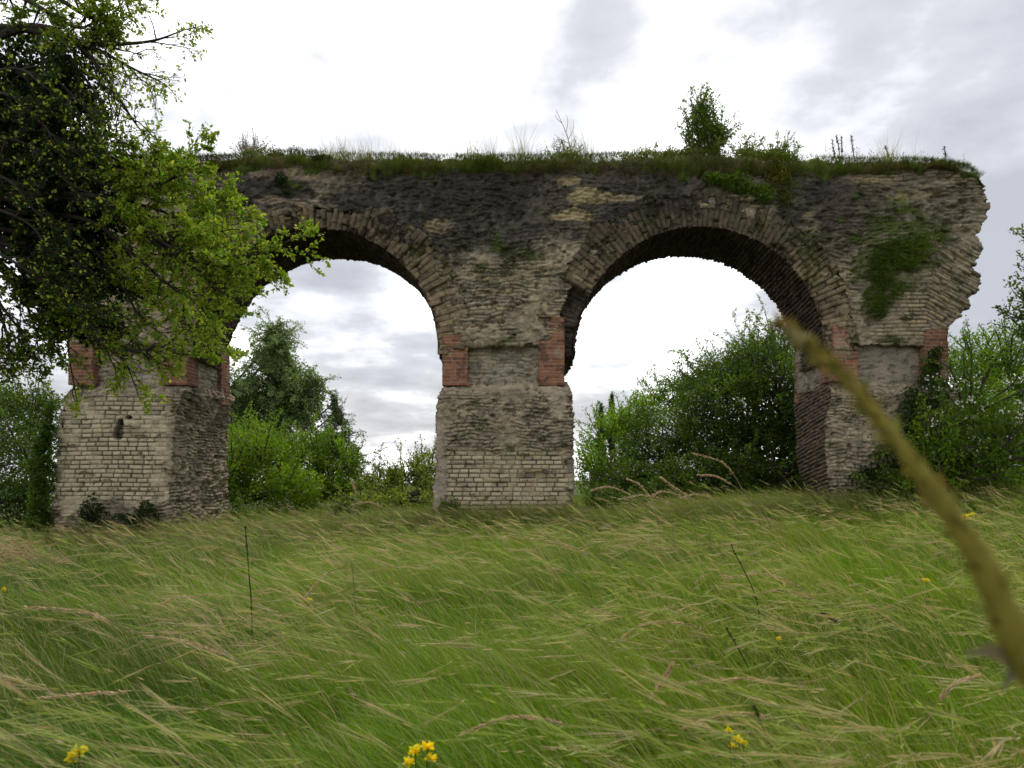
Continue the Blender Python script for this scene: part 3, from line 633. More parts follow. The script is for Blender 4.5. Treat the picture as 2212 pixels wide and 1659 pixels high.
# upper right: open branch network with few leaves
limb([(-150, 60), (20, 60), (150, 84), (200, 96), (320, 90), (395, 66)], .035, .005, 11, .30, 2, BRIGHT, .35, depth=2)
limb([(-170, 180), (40, 60), (162, 90), (220, 112), (281, 145), (345, 176)], .035, .005, 12, .30, 2, BRIGHT, .35, (0, 0, -.1), depth=2)
limb([(-170, 160), (60, 60), (166, 97), (237, 181), (281, 250), (312, 292)], .032, .005, 13, .30, 2, BRIGHT, .3, (.2, 0, -.1), depth=2)
limb([(-140, -100), (60, -40), (180, 30), (230, 40), (256, 15)], .03, .005, 10, .28, 8, BRIGHT, .3, depth=2)
limb([(-140, -100), (40, -10), (110, 30), (170, 60), (215, 40)], .03, .005, 12, .26, 8, MIDG, .2, depth=2)
limb([(60, 60), (150, 130), (215, 215), (235, 275), (240, 310)], .016, .004, 11, .26, 2, MIDG, .25, depth=2)
limb([(100, 150), (205, 255), (250, 300), (300, 322)], .013, .004, 9, .2, 4, MIDG, .3, depth=1)
# middle: dense bright sprays pointing right
for pts, tw, tl, lf in [
    ([(-180, 360), (60, 340), (170, 335), (250, 330), (330, 345), (420, 325)], 14, .34, 16),
    ([(-180, 360), (60, 350), (175, 372), (270, 400), (340, 400), (400, 372)], 16, .34, 18),
    ([(-190, 400), (40, 380), (175, 395), (281, 455), (370, 470), (460, 440)], 18, .34, 17),
    ([(-190, 400), (40, 390), (175, 410), (300, 480), (400, 515), (500, 495)], 20, .33, 17),
    ([(-190, 420), (50, 400), (200, 440), (330, 520), (420, 548), (545, 550), (622, 522)], 22, .30, 15),
    ([(-190, 430), (60, 420), (219, 430), (330, 510), (422, 562), (480, 575), (530, 570)], 20, .32, 15),
    ([(-190, 430), (60, 430), (225, 440), (340, 530), (422, 580), (450, 610), (505, 650)], 18, .30, 10),
    ([(-190, 440), (60, 460), (190, 470), (270, 540), (300, 600), (340, 650), (430, 690)], 18, .30, 9),
    ([(-190, 440), (60, 460), (200, 480), (300, 560), (370, 620), (430, 660), (485, 745)], 16, .28, 10),
    ([(-190, 460), (30, 500), (170, 520), (255, 600), (300, 680), (375, 740)], 15, .28, 8),
    ([(-190, 460), (30, 520), (138, 560), (162, 690), (212, 739), (266, 776), (296, 845)], 12, .22, 7),
    ([(-190, 400), (60, 410), (138, 464), (166, 620), (162, 683), (147, 745), (165, 860)], 12, .20, 6),
    ([(-180, 350), (60, 330), (200, 350), (320, 372), (410, 400), (470, 420)], 16, .32, 15),
    ([(-180, 390), (60, 390), (220, 420), (330, 450), (430, 480), (515, 470)], 18, .32, 15),
    ([(-190, 470), (60, 560), (180, 640), (260, 700), (330, 790)], 16, .26, 7),
    ([(-190, 470), (40, 540), (120, 620), (200, 700), (250, 800)], 14, .24, 6),
    ([(-190, 460), (120, 560), (300, 640), (400, 700), (470, 745)], 15, .26, 8),
    ([(160, 700), (225, 735), (300, 760), (340, 745), (375, 762), (440, 768)], 9, .2, 8)]:
    dz = (random.random() - .5) * 1.2
    limb([(a, b, dz * k / len(pts)) for k, (a, b) in enumerate(pts)], .026, .004, tw, tl, int(lf * 1.35), mix(BRIGHT, MIDG, np.array([random.random() * .6]))[0], .42, (.25, -.05, .0), .12, 1)
DKG = C(.018, .038, .006)  # leaf green darkened to stand for shade inside the crown
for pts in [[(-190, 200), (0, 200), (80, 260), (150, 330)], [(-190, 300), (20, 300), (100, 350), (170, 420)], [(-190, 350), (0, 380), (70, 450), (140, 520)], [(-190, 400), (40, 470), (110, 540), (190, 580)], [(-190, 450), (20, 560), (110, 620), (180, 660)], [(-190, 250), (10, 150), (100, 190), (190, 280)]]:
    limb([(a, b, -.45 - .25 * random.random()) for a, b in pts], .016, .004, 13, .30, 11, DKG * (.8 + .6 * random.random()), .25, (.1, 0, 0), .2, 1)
# lower left sprays against the sky
for pts, lf in [([(-190, 520), (-60, 560), (20, 600), (70, 690), (85, 770)], 12), ([(-190, 520), (-60, 600), (0, 680), (20, 760), (5, 790)], 11), ([(-190, 480), (-40, 540), (60, 620), (100, 680), (120, 720)], 12), ([(-190, 520), (-90, 640), (-30, 720), (-10, 800)], 12), ([(-150, 450), (20, 520), (90, 590), (150, 660)], 13), ([(-190, 480), (-80, 520), (-10, 640), (40, 710), (60, 740)], 12)]:
    limb(pts, .022, .004, 14, .26, lf, mix(MIDG, IVY_SHADE, np.array([.35]))[0], .3, (.1, 0, -.15), .2, 1)
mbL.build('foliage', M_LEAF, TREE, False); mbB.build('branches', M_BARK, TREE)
# ivy mass round the limbs, inner-crown shade put into its leaf colour
def mass(mb, lobes, n, size, col, gap, seed):
    tot = sum(l[3] * l[4] for l in lobes)
    for l in lobes:
        c = PT(l[0], l[1], l[2]); s = F / (YT + l[2] + D0); r = np.array([l[3] / s, l[5], l[4] / s]); m = int(n * l[3] * l[4] / tot * 1.7)
        dr = unit(rng.normal(size=(m, 3))); out = .75 + .55 * fbm(dr + c, 2.2, 3, seed); p = c + dr * ((rng.random(m) ** .45) * out)[:, None] * r
        p = p[fbm(p, 4.5, 3, seed + 3) > gap]
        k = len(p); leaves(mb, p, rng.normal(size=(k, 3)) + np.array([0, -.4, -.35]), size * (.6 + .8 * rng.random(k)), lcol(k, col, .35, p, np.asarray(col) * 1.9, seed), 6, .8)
mass(mbI, [(50, 180, .3, 110, 100, .5), (150, 220, .2, 75, 110, .4), (90, 330, .2, 130, 120, .5), (170, 400, .1, 80, 100, .4), (80, 480, .2, 130, 110, .5), (190, 520, .2, 70, 110, .35), (120, 600, .2, 85, 90, .4), (-60, 250, .4, 110, 220, .6), (-60, 450, .3, 100, 130, .6), (220, 620, .2, 60, 60, .3), (210, 700, .2, 55, 50, .25), (120, 690, .3, 45, 45, .25)], 44000, .036, IVY_SHADE, .47, 71)
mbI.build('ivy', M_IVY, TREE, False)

# ------------------------------------------------------------------ plants clinging to the masonry
def patch(name, label, cat, spots, n, size, col, mat=None, yoff=-.10, group=None, tip=None, dirs=(0, -.7, .25), shape=4, aspect=.6, thick=.10, Yf=0.0, stems=True):
    """spots: (px, py, rx, ry) on the front of the wall"""
    c0 = spots[0]; o = P(c0[0], c0[1], Yf + yoff); mb = MB(); e = empty(name, o, label, cat, group)
    tot = sum(s[2] * s[3] for s in spots)
    for s in spots:
        m = int(n * s[2] * s[3] / tot) + 1; a = rng.random(m) * 6.283; r = rng.random(m) ** .6
        r = r * (.7 + .5 * vn(np.stack([np.cos(a) * 2 + s[0], np.sin(a) * 2, a * 0], -1), 5))
        X = wx(s[0] + np.cos(a) * r * s[2] * 1.1); Z = wz(s[1] + np.sin(a) * r * s[3] * 1.1)
        p = np.stack([X, Yf + yoff - thick * rng.random(m) * (1 - r * .7) * 1.2, Z], -1)
        p = p[fbm(p, 6, 3, 31) > .38]; m = len(p)
        leaves(mb, p, rng.normal(size=(m, 3)) * .8 + np.array(dirs), size * (.55 + .8 * rng.random(m)), lcol(m, col, .3, p, tip, 13), shape, aspect)
    mb.build('leaves', mat or M_LEAF, e, False)
    if stems:
        b = MB()
        for s in spots:
            for q in range(4):
                p1 = P(s[0] + s[2] * (random.random() - .5) * 1.4, s[1] + s[3] * .7 * (random.random() - .5), Yf + yoff - .04); p0 = P(s[0] + s[2] * .3 * (random.random() - .5), s[1] + s[3] * .8, Yf + yoff + .06)
                b.add(*tube(spline([p0, (p0 + p1) / 2 + rng.normal(size=3) * .03, p1], 6), np.linspace(.007, .003, 6), 4), col=BARK)
        b.build('stems', M_BARK, e)
    return e
GRN, DGRN, YGRN = C(.05, .085, .015), C(.028, .055, .011), C(.11, .14, .02)
patch('ivy_plant', 'ivy climbing the left edge of the pale stone pier', 'ivy', [(118, 1010, 22, 60), (112, 1080, 22, 60), (128, 950, 14, 40), (105, 1130, 26, 30), (135, 900, 8, 30)], 9000, .055, C(.055, .10, .012), yoff=-.34, tip=C(.10, .165, .02), aspect=.8, thick=.25)
patch('ivy_plant', 'ivy mound at the foot of the pale stone pier', 'ivy', [(300, 1130, 50, 26), (230, 1110, 30, 35), (345, 1105, 22, 24), (260, 1145, 60, 18)], 4200, .05, DGRN, yoff=-.42, tip=GRN, aspect=.8, thick=.3)
patch('ivy_plant', 'ivy spreading over the right side of the third pier', 'ivy', [(1950, 900, 28, 60), (1975, 980, 40, 70), (1900, 1010, 40, 50), (1860, 1045, 42, 34), (1930, 1060, 60, 34), (1990, 850, 30, 40)], 8200, .055, C(.032, .066, .012), yoff=-.30, tip=C(.055, .10, .018), aspect=.8, thick=.3)
patch('ivy_plant', 'small ivy tuft on the inner brick corner top of the third pier', 'ivy', [(2012, 775, 16, 26), (1998, 800, 18, 16)], 900, .05, GRN, yoff=-.15, tip=YGRN, aspect=.8)
patch('moss_patch', 'large bright green moss and grass patch high on the right end of the wall', 'moss', [(1930, 560, 62, 30), (1965, 535, 50, 20), (1895, 590, 28, 40), (1885, 650, 26, 40), (1920, 630, 30, 20), (2000, 520, 34, 14)], 5200, .085, C(.085, .140, .012), yoff=-.10, tip=C(.15, .22, .016), dirs=(.4, -.6, -.1), aspect=.24, thick=.10, stems=False)
patch('wall_plant', 'round green tuft in the courses below the big moss patch', 'plant', [(1890, 678, 19, 13)], 500, .04, GRN, tip=YGRN)
patch('wall_plant', 'small green tuft low on the right end, near the last brick corner', 'plant', [(1954, 684, 14, 9)], 300, .04, GRN, tip=YGRN)
patch('wall_plant', 'dark leafy plant hanging on the wall above the left arch', 'plant', [(612, 398, 14, 18), (622, 420, 12, 10)], 700, .045, DGRN, tip=GRN)
patch('wall_plant', 'bright green plants spilling over the crown of the right arch', 'plant', [(1580, 398, 36, 20), (1615, 412, 40, 18), (1650, 428, 30, 16), (1540, 392, 26, 14)], 4200, .05, C(.07, .125, .012), tip=C(.11, .18, .018), thick=.25)
patch('wall_plant', 'yellow flowering plants trailing beside the right arch crown', 'plant', [(1680, 385, 26, 34), (1690, 430, 14, 26), (1665, 352, 22, 20)], 1900, .045, C(.075, .095, .014), tip=C(.17, .16, .02), thick=.2)
patch('wall_plant', 'little green sprig on the dark masonry between the arches', 'plant', [(1104, 501, 8, 8)], 120, .04, GRN, tip=YGRN, stems=False)
patch('wall_plant', 'small tuft of green to the right of the left arch crown', 'plant', [(914, 478, 10, 12)], 200, .04, DGRN, tip=GRN)
patch('moss_patch', 'mossy streaks on the spandrel between the two arches', 'moss', [(1070, 588, 40, 9), (1110, 560, 26, 18), (1048, 610, 26, 7)], 1100, .03, C(.05, .07, .016), yoff=-.06, dirs=(0, -.6, -.2), thick=.04, stems=False)
patch('moss_patch', 'small mossy streaks at the upper left of the right arch ring', 'moss', [(1292, 486, 24, 6), (1405, 432, 16, 8)], 500, .03, C(.06, .08, .018), yoff=-.07, dirs=(0, -.6, -.2), thick=.04, stems=False)
patch('moss_cushion', 'round yellow-green cushion on the wall top beside the tree', 'moss', [(467, 366, 12, 6.5), (467, 365, 10, 6)], 2200, .022, C(.20, .21, .012), yoff=-.16, tip=C(.30, .28, .02), thick=.12, stems=False)
patch('moss_cushion', 'green cushion of low leaves on the turf above the left arch', 'moss', [(700, 352, 20, 8)], 1500, .028, C(.055, .085, .014), yoff=-.18, tip=C(.08, .12, .02), thick=.14, stems=False)

# shrubs standing on the wall top
ZTOP = wz(345)
def topbush(name, label, lobes, n, size, col, tip, **k):
    o = bush(name, label, k.pop('cat', 'shrub'), (wx(lobes[0][0], .6), .6), [(a, b, .5, c, d) for a, b, c, d in lobes], n, size, col, tip, **k); return o
_gz = gz
def gz_top(x, y): return np.asarray(x) * 0 + wz(352)
gz = gz_top
topbush('shrub', 'tallest shrub, upright and dark green, on top of the wall above the right arch', [(1525, 300, 42, 40), (1528, 330, 36, 30), (1518, 265, 30, 34), (1512, 238, 14, 24), (1550, 290, 30, 30), (1500, 295, 28, 30)], 5200, .055, C(.085, .140, .014), C(.15, .22, .02), gap=.46, sprig=16, trunk_r=.03, splen=(.15, .4), up=.8)
topbush('shrub', 'low spreading greenery left of the tall shrub on the wall top', [(1470, 345, 40, 20), (1430, 345, 34, 14), (1500, 352, 40, 22), (1395, 345, 40, 12)], 4200, .05, C(.075, .115, .014), C(.12, .17, .02), gap=.35, sprig=10, trunk_r=.012, splen=(.1, .3))
topbush('shrub', 'feathery light green bushes right of the tall shrub on the wall top', [(1640, 345, 40, 18), (1680, 345, 30, 22), (1610, 340, 22, 18), (1700, 352, 26, 12)], 3400, .05, C(.10, .14, .016), C(.16, .21, .025), gap=.42, sprig=16, trunk_r=.012, splen=(.15, .4), up=1.0)
topbush('shrub', 'rounded dark green mound on the wall top above the left arch', [(590, 346, 34, 13), (640, 350, 44, 14), (555, 352, 30, 8)], 4200, .045, C(.032, .058, .014), C(.055, .085, .02), gap=.3, sprig=8, trunk_r=.012, splen=(.08, .2))
topbush('shrub', 'greyish-pink dry heather tuft at the left of the wall-top mound', [(550, 326, 30, 14), (535, 332, 20, 10)], 1800, .035, C(.17, .125, .11), C(.22, .16, .15), gap=.4, sprig=22, trunk_r=.008, splen=(.1, .35), up=1.1, aspect=.3)
topbush('shrub', 'pale willow-like sprouts on the wall top at the foot of the bare twig', [(1228, 334, 22, 12), (1205, 340, 14, 8)], 900, .045, C(.08, .11, .025), C(.12, .15, .04), gap=.45, sprig=12, trunk_r=.01, splen=(.12, .32), up=1.2, aspect=.35)
gz = _gz
def stalk_thing(name, label, cat, pts, r0, r1, col, Y=.5, head=None, group=None, sub=None):
    path = spline([P(a, b, Y) for a, b in pts], 12); e = empty(name, path[0], label, cat, group); b = MB(); b.add(*tube(path, np.linspace(r0, r1, 12), 5), col=col)
    if sub:
        for q in sub: b.add(*tube(spline([P(x, y, Y) for x, y in q], 8), np.linspace(r0 * .6, .002, 8), 4), col=col)
    b.build('stem', M_STALK, e)
    if head:
        hb = MB(); n = 70; t = 1 - head[0] * rng.random(n); ii = np.clip(t * 11, 0, 10.99).astype(int); leaves(hb, path[ii] + rng.normal(size=(n, 3)) * head[1], rng.normal(size=(n, 3)) * .6 + np.array([0, 0, .8]), np.full(n, head[2]), lcol(n, head[3], .3), 4, .5)
        hb.build('seed_head', M_STALK, e, False)
    return e
DRY = C(.16, .13, .10)
stalk_thing('bare_twig', 'thin leafless forked twig standing on the wall top between the arches', 'twig', [(1236, 345), (1230, 310), (1218, 275), (1201, 238)], .012, .004, DRY * 1.3, sub=[[(1230, 310), (1210, 300), (1196, 288)], [(1228, 300), (1238, 280), (1239, 258)], [(1222, 286), (1226, 268), (1225, 250)], [(1214, 266), (1203, 256), (1199, 248)], [(1233, 322), (1214, 310), (1205, 304)]])
for k, (pts, lab) in enumerate([([(1808, 352), (1802, 330), (1797, 300)], 'leftmost dark flower spike of the close trio on the wall top'), ([(1815, 352), (1812, 320), (1806, 291)], 'middle and tallest dark flower spike of the close trio on the wall top'), ([(1818, 352), (1819, 325), (1817, 293)], 'right dark flower spike of the close trio on the wall top'),
    ([(1846, 352), (1843, 325), (1838, 291)], 'single reddish flower spike just right of the trio on the wall top'), ([(1924, 350), (1918, 335), (1912, 314)], 'dark leaning flower spike beside the grass tuft on the wall top'), ([(2045, 358), (2043, 340), (2039, 315)], 'lone dark flower spike near the right end of the wall top'),
    ([(1498, 330), (1496, 260), (1494, 215)], 'pale flower spike left of the tip of the tall wall-top shrub'), ([(1530, 300), (1521, 240), (1511, 200)], 'highest flower spike, leaning left over the tall wall-top shrub')]):
    stalk_thing('flower_spike', lab, 'plant', pts, .011, .009, C(.10, .06, .055) if k == 3 else C(.06, .06, .05), head=(.55, .014, .035, C(.14, .07, .07) if k == 3 else C(.05, .048, .045)), group='dead flower spikes on the wall top')

# ------------------------------------------------------------------ blades
def blades(mb, root, h, ldir, lean, curve, w, col, seg=3, tipc=None):
    n = len(root); a0 = lean; pts = [root]; p = root.copy()
    for k in range(seg):
        a = a0 + curve * (k + .5) / seg
        p = p + (ldir * np.sin(a)[:, None] + np.array([0, 0, 1.]) * np.cos(a)[:, None]) * (h / seg)[:, None]; pts.append(p)
    yaw = rng.random(n) * math.pi; sd = np.stack([np.cos(yaw), np.sin(yaw), np.zeros(n)], -1)
    V = []; Cc = []
    for k, q in enumerate(pts):
        ww = w * (1, .85, .6, .35, .2, .15, .1)[k] if k < seg else w * .06
        V += [q - sd * ww[:, None] * .5, q + sd * ww[:, None] * .5]
        cc = col if tipc is None else col * (1 - k / seg) + tipc * (k / seg)
        Cc += [cc, cc]
    m = 2 * (seg + 1); V = np.stack(V, 1).reshape(-1, 3); Cc = np.stack(Cc, 1).reshape(-1, 3)
    b = np.arange(n)[:, None] * m
    Fq = np.concatenate([b + np.array([[2 * k, 2 * k + 1, 2 * k + 3, 2 * k + 2]]) for k in range(seg)])
    mb.add(V, Fq, Cc)
# grass on top of the wall (uncountable)
tg = MB(); n = 17000
px_ = 130 + rng.random(n) * 1990; dens = .30 + .7 * ss(.45, .6, fbm(np.stack([px_ / 60, px_ * 0, px_ * 0], -1), 1, 3, 7)); dens = np.maximum(dens, ((px_ > 980) & (px_ < 1420)) * .9); keep = rng.random(n) < dens; px_ = px_[keep]; n = len(px_)
topz = np.interp(px_, [100, 200, 430, 520, 560, 640, 760, 1000, 1250, 1420, 1500, 1600, 1700, 1850, 1960, 2030, 2080, 2112, 2125], [372, 348, 347, 343, 335, 332, 340, 344, 342, 338, 335, 338, 344, 350, 350, 354, 366, 388, 412])
yy = rng.random(n) ** 1.4 * 1.6 - .12; X = wx(px_); Z = wz(topz) - .03 - .04 * (yy < .05) + .06 * np.clip(yy, 0, 1)
cl = ss(.42, .62, fbm(np.stack([px_ / 26, yy * 0, yy * 0], -1), 1, 3, 8)); hh = (.015 + .085 * rng.random(n) ** 1.5 * (.4 + cl) + .30 * rng.random(n) ** 3 * (.3 + cl)) * (1 + 1.9 * np.exp(-((px_ - 1180) / 190) ** 2) + 1.3 * np.exp(-((px_ - 1960) / 45) ** 2) + .6 * np.exp(-((px_ - 780) / 160) ** 2))
ld = unit(np.stack([rng.normal(size=n) - .4, rng.normal(size=n) - .2, np.zeros(n)], -1))
tc = mix(C(.15, .19, .035), C(.30, .25, .12), rng.random(n) ** 1.2); blades(tg, np.stack([X, yy, Z], -1), hh, ld, .1 + .3 * rng.random(n), .5 * rng.random(n), np.full(n, .0065), tc, 3)
n = 900; px_ = 440 + rng.random(n) * 1670; kx = rng.random(n) < (.15 + .85 * ss(.45, .6, fbm(np.stack([px_ / 45, px_ * 0, px_ * 0], -1), 1, 3, 18))); px_ = px_[kx]; n = len(px_); p = np.stack([wx(px_), .1 + rng.random(n) * .8, wz(np.interp(px_, [100, 560, 760, 1250, 1500, 1700, 2030, 2080, 2125], [348, 336, 341, 342, 336, 345, 354, 366, 410]))], -1); hh = .14 + .30 * rng.random(n) ** 1.6
ld = unit(np.stack([rng.normal(size=n) - .2, rng.normal(size=n), np.zeros(n)], -1)); tc = mix(C(.12, .14, .05), C(.20, .15, .11), rng.random(n)); blades(tg, p, hh, ld, .05 + .2 * rng.random(n), .3 * rng.random(n), np.full(n, .006), tc, 3)
for q in range(9): leaves(tg, p + np.array([0, 0, 1.]) * (hh * (.35 + .65 * rng.random(n)))[:, None] + ld * (.12 * hh)[:, None] + rng.normal(size=p.shape) * .015, rng.normal(size=p.shape) + np.array([0, 0, .5]), .022 + .02 * rng.random(n), tc * (.7 + .5 * rng.random((n, 1))), 4, .5)
# short matted growth hanging over the front lip
n = 30000; px_ = 150 + rng.random(n) * 1960; lip = np.interp(px_, [100, 430, 560, 700, 850, 1000, 1300, 1500, 1700, 1900, 2000, 2080, 2125], [16, 12, 32, 38, 38, 34, 36, 48, 42, 30, 14, 12, 14])
topz = np.interp(px_, [100, 200, 430, 520, 560, 640, 760, 1000, 1250, 1420, 1500, 1600, 1700, 1850, 1960, 2030, 2080, 2112, 2125], [372, 348, 347, 343, 335, 332, 340, 344, 342, 338, 335, 338, 344, 350, 350, 354, 366, 388, 412])
f = rng.random(n) ** 1.2; p = np.stack([wx(px_), -.17 - .05 * rng.random(n) + .10 * f ** 3, wz(topz + lip * f)], -1)
k1 = fbm(p, 1.6, 4, 401); keep = (k1 + .25 * rng.random(n)) > .52; p = p[keep]; k1 = k1[keep]; f = f[keep]; n = len(p)
tc = mix(C(.105, .150, .016), C(.16, .115, .055), ss(.35, .7, fbm(p, 2.3, 3, 405))); tc = mix(tc, C(.085, .12, .025), (1 - f) * .7)
blades(tg, p, .05 + .08 * rng.random(n), unit(np.stack([rng.normal(size=n) * .8, -np.ones(n), 0 * p[:, 0]], -1)), .5 + .8 * rng.random(n), .9 * rng.random(n), np.full(n, .010), tc, 2)
tag(tg.build('wall_top_grass', M_GRASS, None, False), kind='stuff', cat='grass', label='short grass and herbs along the top edge of the ruined aqueduct')

# ------------------------------------------------------------------ the meadow (uncountable)
md = MB()
WIND = np.array([-1., -.12, 0])
def meadow_pts(n, d0, d1, pw=1.0):
    u = rng.random(n)
    e = 1.55 - pw
    d = (d0 ** e + u * (d1 ** e - d0 ** e)) ** (1 / e)
    x = (rng.random(n) * 2 - 1) * (d * .82 + 1.6)
    y = d - D0
    return x, y, d
def inpier(x, y):
    r = np.zeros(len(x), bool)
    for a, b in ((wx(150), wx(380)), (wx(946), wx(1232)), (wx(1790), wx(2060))): r |= (x > a) & (x < b) & (y > -.15) & (y < T + .2)
    return r
def field(x, y):
    p = np.stack([x, y, 0 * x], -1)
    return fbm(p, .55, 4, 501), fbm(p * np.array([.6, 1.6, 1]), 1.3, 3, 505)
# turf: clumps of upright to leaning blades
def wind(x, y, n, sp):
    w_ = (fbm(np.stack([x, y, 0 * x], -1), .8, 3, 521) - .5) * 2.0
    a_ = math.pi + .15 + w_ + rng.normal(size=n) * sp
    return np.stack([np.cos(a_), np.sin(a_), np.zeros(n)], -1)
n = 380000; x, y, d = meadow_pts(n, 1.35, 24, 1.25); k = ~inpier(x, y); x, y, d = x[k], y[k], d[k]; n = len(x)
a, b = field(x, y); c_ = fbm(np.stack([x, y, 0 * x], -1), 3.1, 3, 511)
root = np.stack([x, y, gz(x, y) - .01], -1)
tall = ss(.36, .66, b) * .6 + ss(.42, .66, c_) * .6
h = (.08 + .12 * rng.random(n) + .34 * tall * rng.random(n) ** .8) * (1 + .35 * ss(12, 16, d))
g = mix(C(.145, .240, .011), C(.062, .130, .008), ss(.36, .64, a + .25 * (rng.random(n) - .5))); g = mix(g, C(.25, .25, .05), ss(.50, .72, b) * .6 * rng.random(n)); g = mix(g, C(.36, .29, .15), (rng.random(n) < .05) * 1.0)
g *= (.7 + .6 * rng.random((n, 1)))
blades(md, root, h, wind(x, y, n, .6), .15 + .65 * rng.random(n), .2 + 1.0 * rng.random(n), .0026 + .00048 * d, g, 3, None)
# long thin arching stems, straw and pinkish, with loose heads, in drifts
n = 34000; x, y, d = meadow_pts(n, 1.6, 17, 1.05); k = ~inpier(x, y); x, y, d = x[k], y[k], d[k]; n = len(x)
a, b = field(x, y); c_ = fbm(np.stack([x, y, 0 * x], -1), 1.7, 3, 531); k = rng.random(n) < (.12 + .88 * ss(.46, .62, .5 * b + .5 * c_)); x, y, d = x[k], y[k], d[k]; n = len(x)
root = np.stack([x, y, gz(x, y)], -1); h = .45 + .50 * rng.random(n); ld = wind(x, y, n, .33)
tc = mix(C(.42, .36, .17), C(.38, .27, .17), rng.random(n)); tc = mix(tc, C(.22, .29, .05), (rng.random(n) < .5) * .85)
lean = .15 + .50 * rng.random(n); cur = .7 + .9 * rng.random(n)
blades(md, root, h, ld, lean, cur, .0026 + .00048 * d, tc * .8, 5, tc)
# heads of those stems
L_ = np.zeros((n, 3)); p = root.copy()
for q in range(5):
    aa = lean + cur * (q + .5) / 5; p = p + (ld * np.sin(aa)[:, None] + np.array([0, 0, 1.]) * np.cos(aa)[:, None]) * (h / 5)[:, None]
    if q == 3: p4 = p.copy()
hd = unit(p - p4)
m = rng.random(n) < .40; P4, PE, HD, TC, DD = p4[m], p[m], hd[m], tc[m], d[m]
for q in range(5):
    st_ = P4 - HD * (.10 * rng.random((len(P4), 1)))
    leaves(md, st_, HD + rng.normal(size=P4.shape) * .07, .13 + .09 * rng.random(len(P4)), TC * (.8 + .45 * rng.random((len(P4), 1))), 4, .010 + .0024 * DD)
for q in range(5):
    t = rng.random(len(P4))[:, None] * 1.9 - .9
    leaves(md, P4 * (1 - t) + (PE + HD * .04) * t + rng.normal(size=P4.shape) * .004, HD + rng.normal(size=P4.shape) * .15, .026 + .001 * DD + .012 * rng.random(len(P4)), TC * (.75 + .55 * rng.random((len(P4), 1))), 4, .12)
# taller growth round the bases and under the left arch
n = 42000; x = wx(60 + rng.random(n) * 2100); y = -1.5 + 6.5 * rng.random(n) ** 1.5; x = x + (y > 0) * 0; k = ~inpier(x, y) & ((y > 0) | (rng.random(n) < .5)); x, y = x[k], y[k]; n = len(x)
root = np.stack([x, y, gz(x, y)], -1); h = .16 + .36 * rng.random(n) ** 1.8; g = mix(C(.13, .19, .018), C(.28, .25, .10), rng.random(n) ** 1.6)
blades(md, root, h, unit(WIND + rng.normal(size=(n, 3)) * np.array([.9, .8, 0])), .15 + .3 * rng.random(n), .6 * rng.random(n), np.full(n, .009), g, 3)
for a0, a1, nn in ((930, 1250, 9000), (100, 500, 4200), (1720, 2212, 5200), (1250, 1720, 3000), (480, 940, 3000)):
    n = nn; x = wx(a0 + rng.random(n) * (a1 - a0)); y = -.30 - 1.2 * rng.random(n) ** 1.6; root = np.stack([x, y, gz(x, y)], -1)
    g = mix(C(.15, .21, .025), C(.34, .28, .13), rng.random(n) ** 1.2)
    blades(md, root, .22 + .42 * rng.random(n) ** 2, unit(WIND + rng.normal(size=(n, 3)) * np.array([.9, .8, 0])), .12 + .35 * rng.random(n), .9 * rng.random(n), np.full(n, .013), g * .8, 4, g)
tag(md.build('meadow_grass', M_GRASS, None, False), kind='stuff', cat='grass', label='wind-flattened meadow grass, green mixed with tan seed stems, before the ruin')

# ------------------------------------------------------------------ single stalks one can point to
def seed_stalk(label, pts, d, headfrac=.35, col=None, hcol=None, r=.0016, full=1.0, name='grass_stalk', group='seed stalks standing out of the meadow'):
    Y = d - D0; path = [P(a, b, Y) for a, b in pts]
    rx_ = path[0][0] + .04; root = np.array([rx_, Y + .02, float(gz(rx_, Y))])
    if path[0][2] > root[2] + .03: path = [root] + path
    path = spline(path, 26); e = empty(name, path[0], label, 'grass stalk', group); b = MB()
    col = C(.20, .19, .08) if col is None else col; hcol = C(.50, .36, .21) if hcol is None else hcol
    w = r * (1 + .28 * d); b.add(*tube(path, np.linspace(w, w * .5, 26), 4), col=col); b.build('stem', M_STALK, e)
    hb = MB(); n = int(260 * full); t = 1 - headfrac * rng.random(n); ii = np.clip(t * 25, 0, 24.99); i0 = ii.astype(int); ff = (ii - i0)[:, None]
    tg_ = unit(path[np.minimum(i0 + 1, 25)] - path[i0]); sz = (.014 + .0016 * d) * full
    leaves(hb, path[i0] * (1 - ff) + path[np.minimum(i0 + 1, 25)] * ff + rng.normal(size=(n, 3)) * .0016 * (1 + .25 * d), tg_ + rng.normal(size=(n, 3)) * .2, sz * (.6 + .8 * rng.random(n)), lcol(n, hcol, .35), 4, .16)
    hb.build('seed_head', M_STALK, e, False)
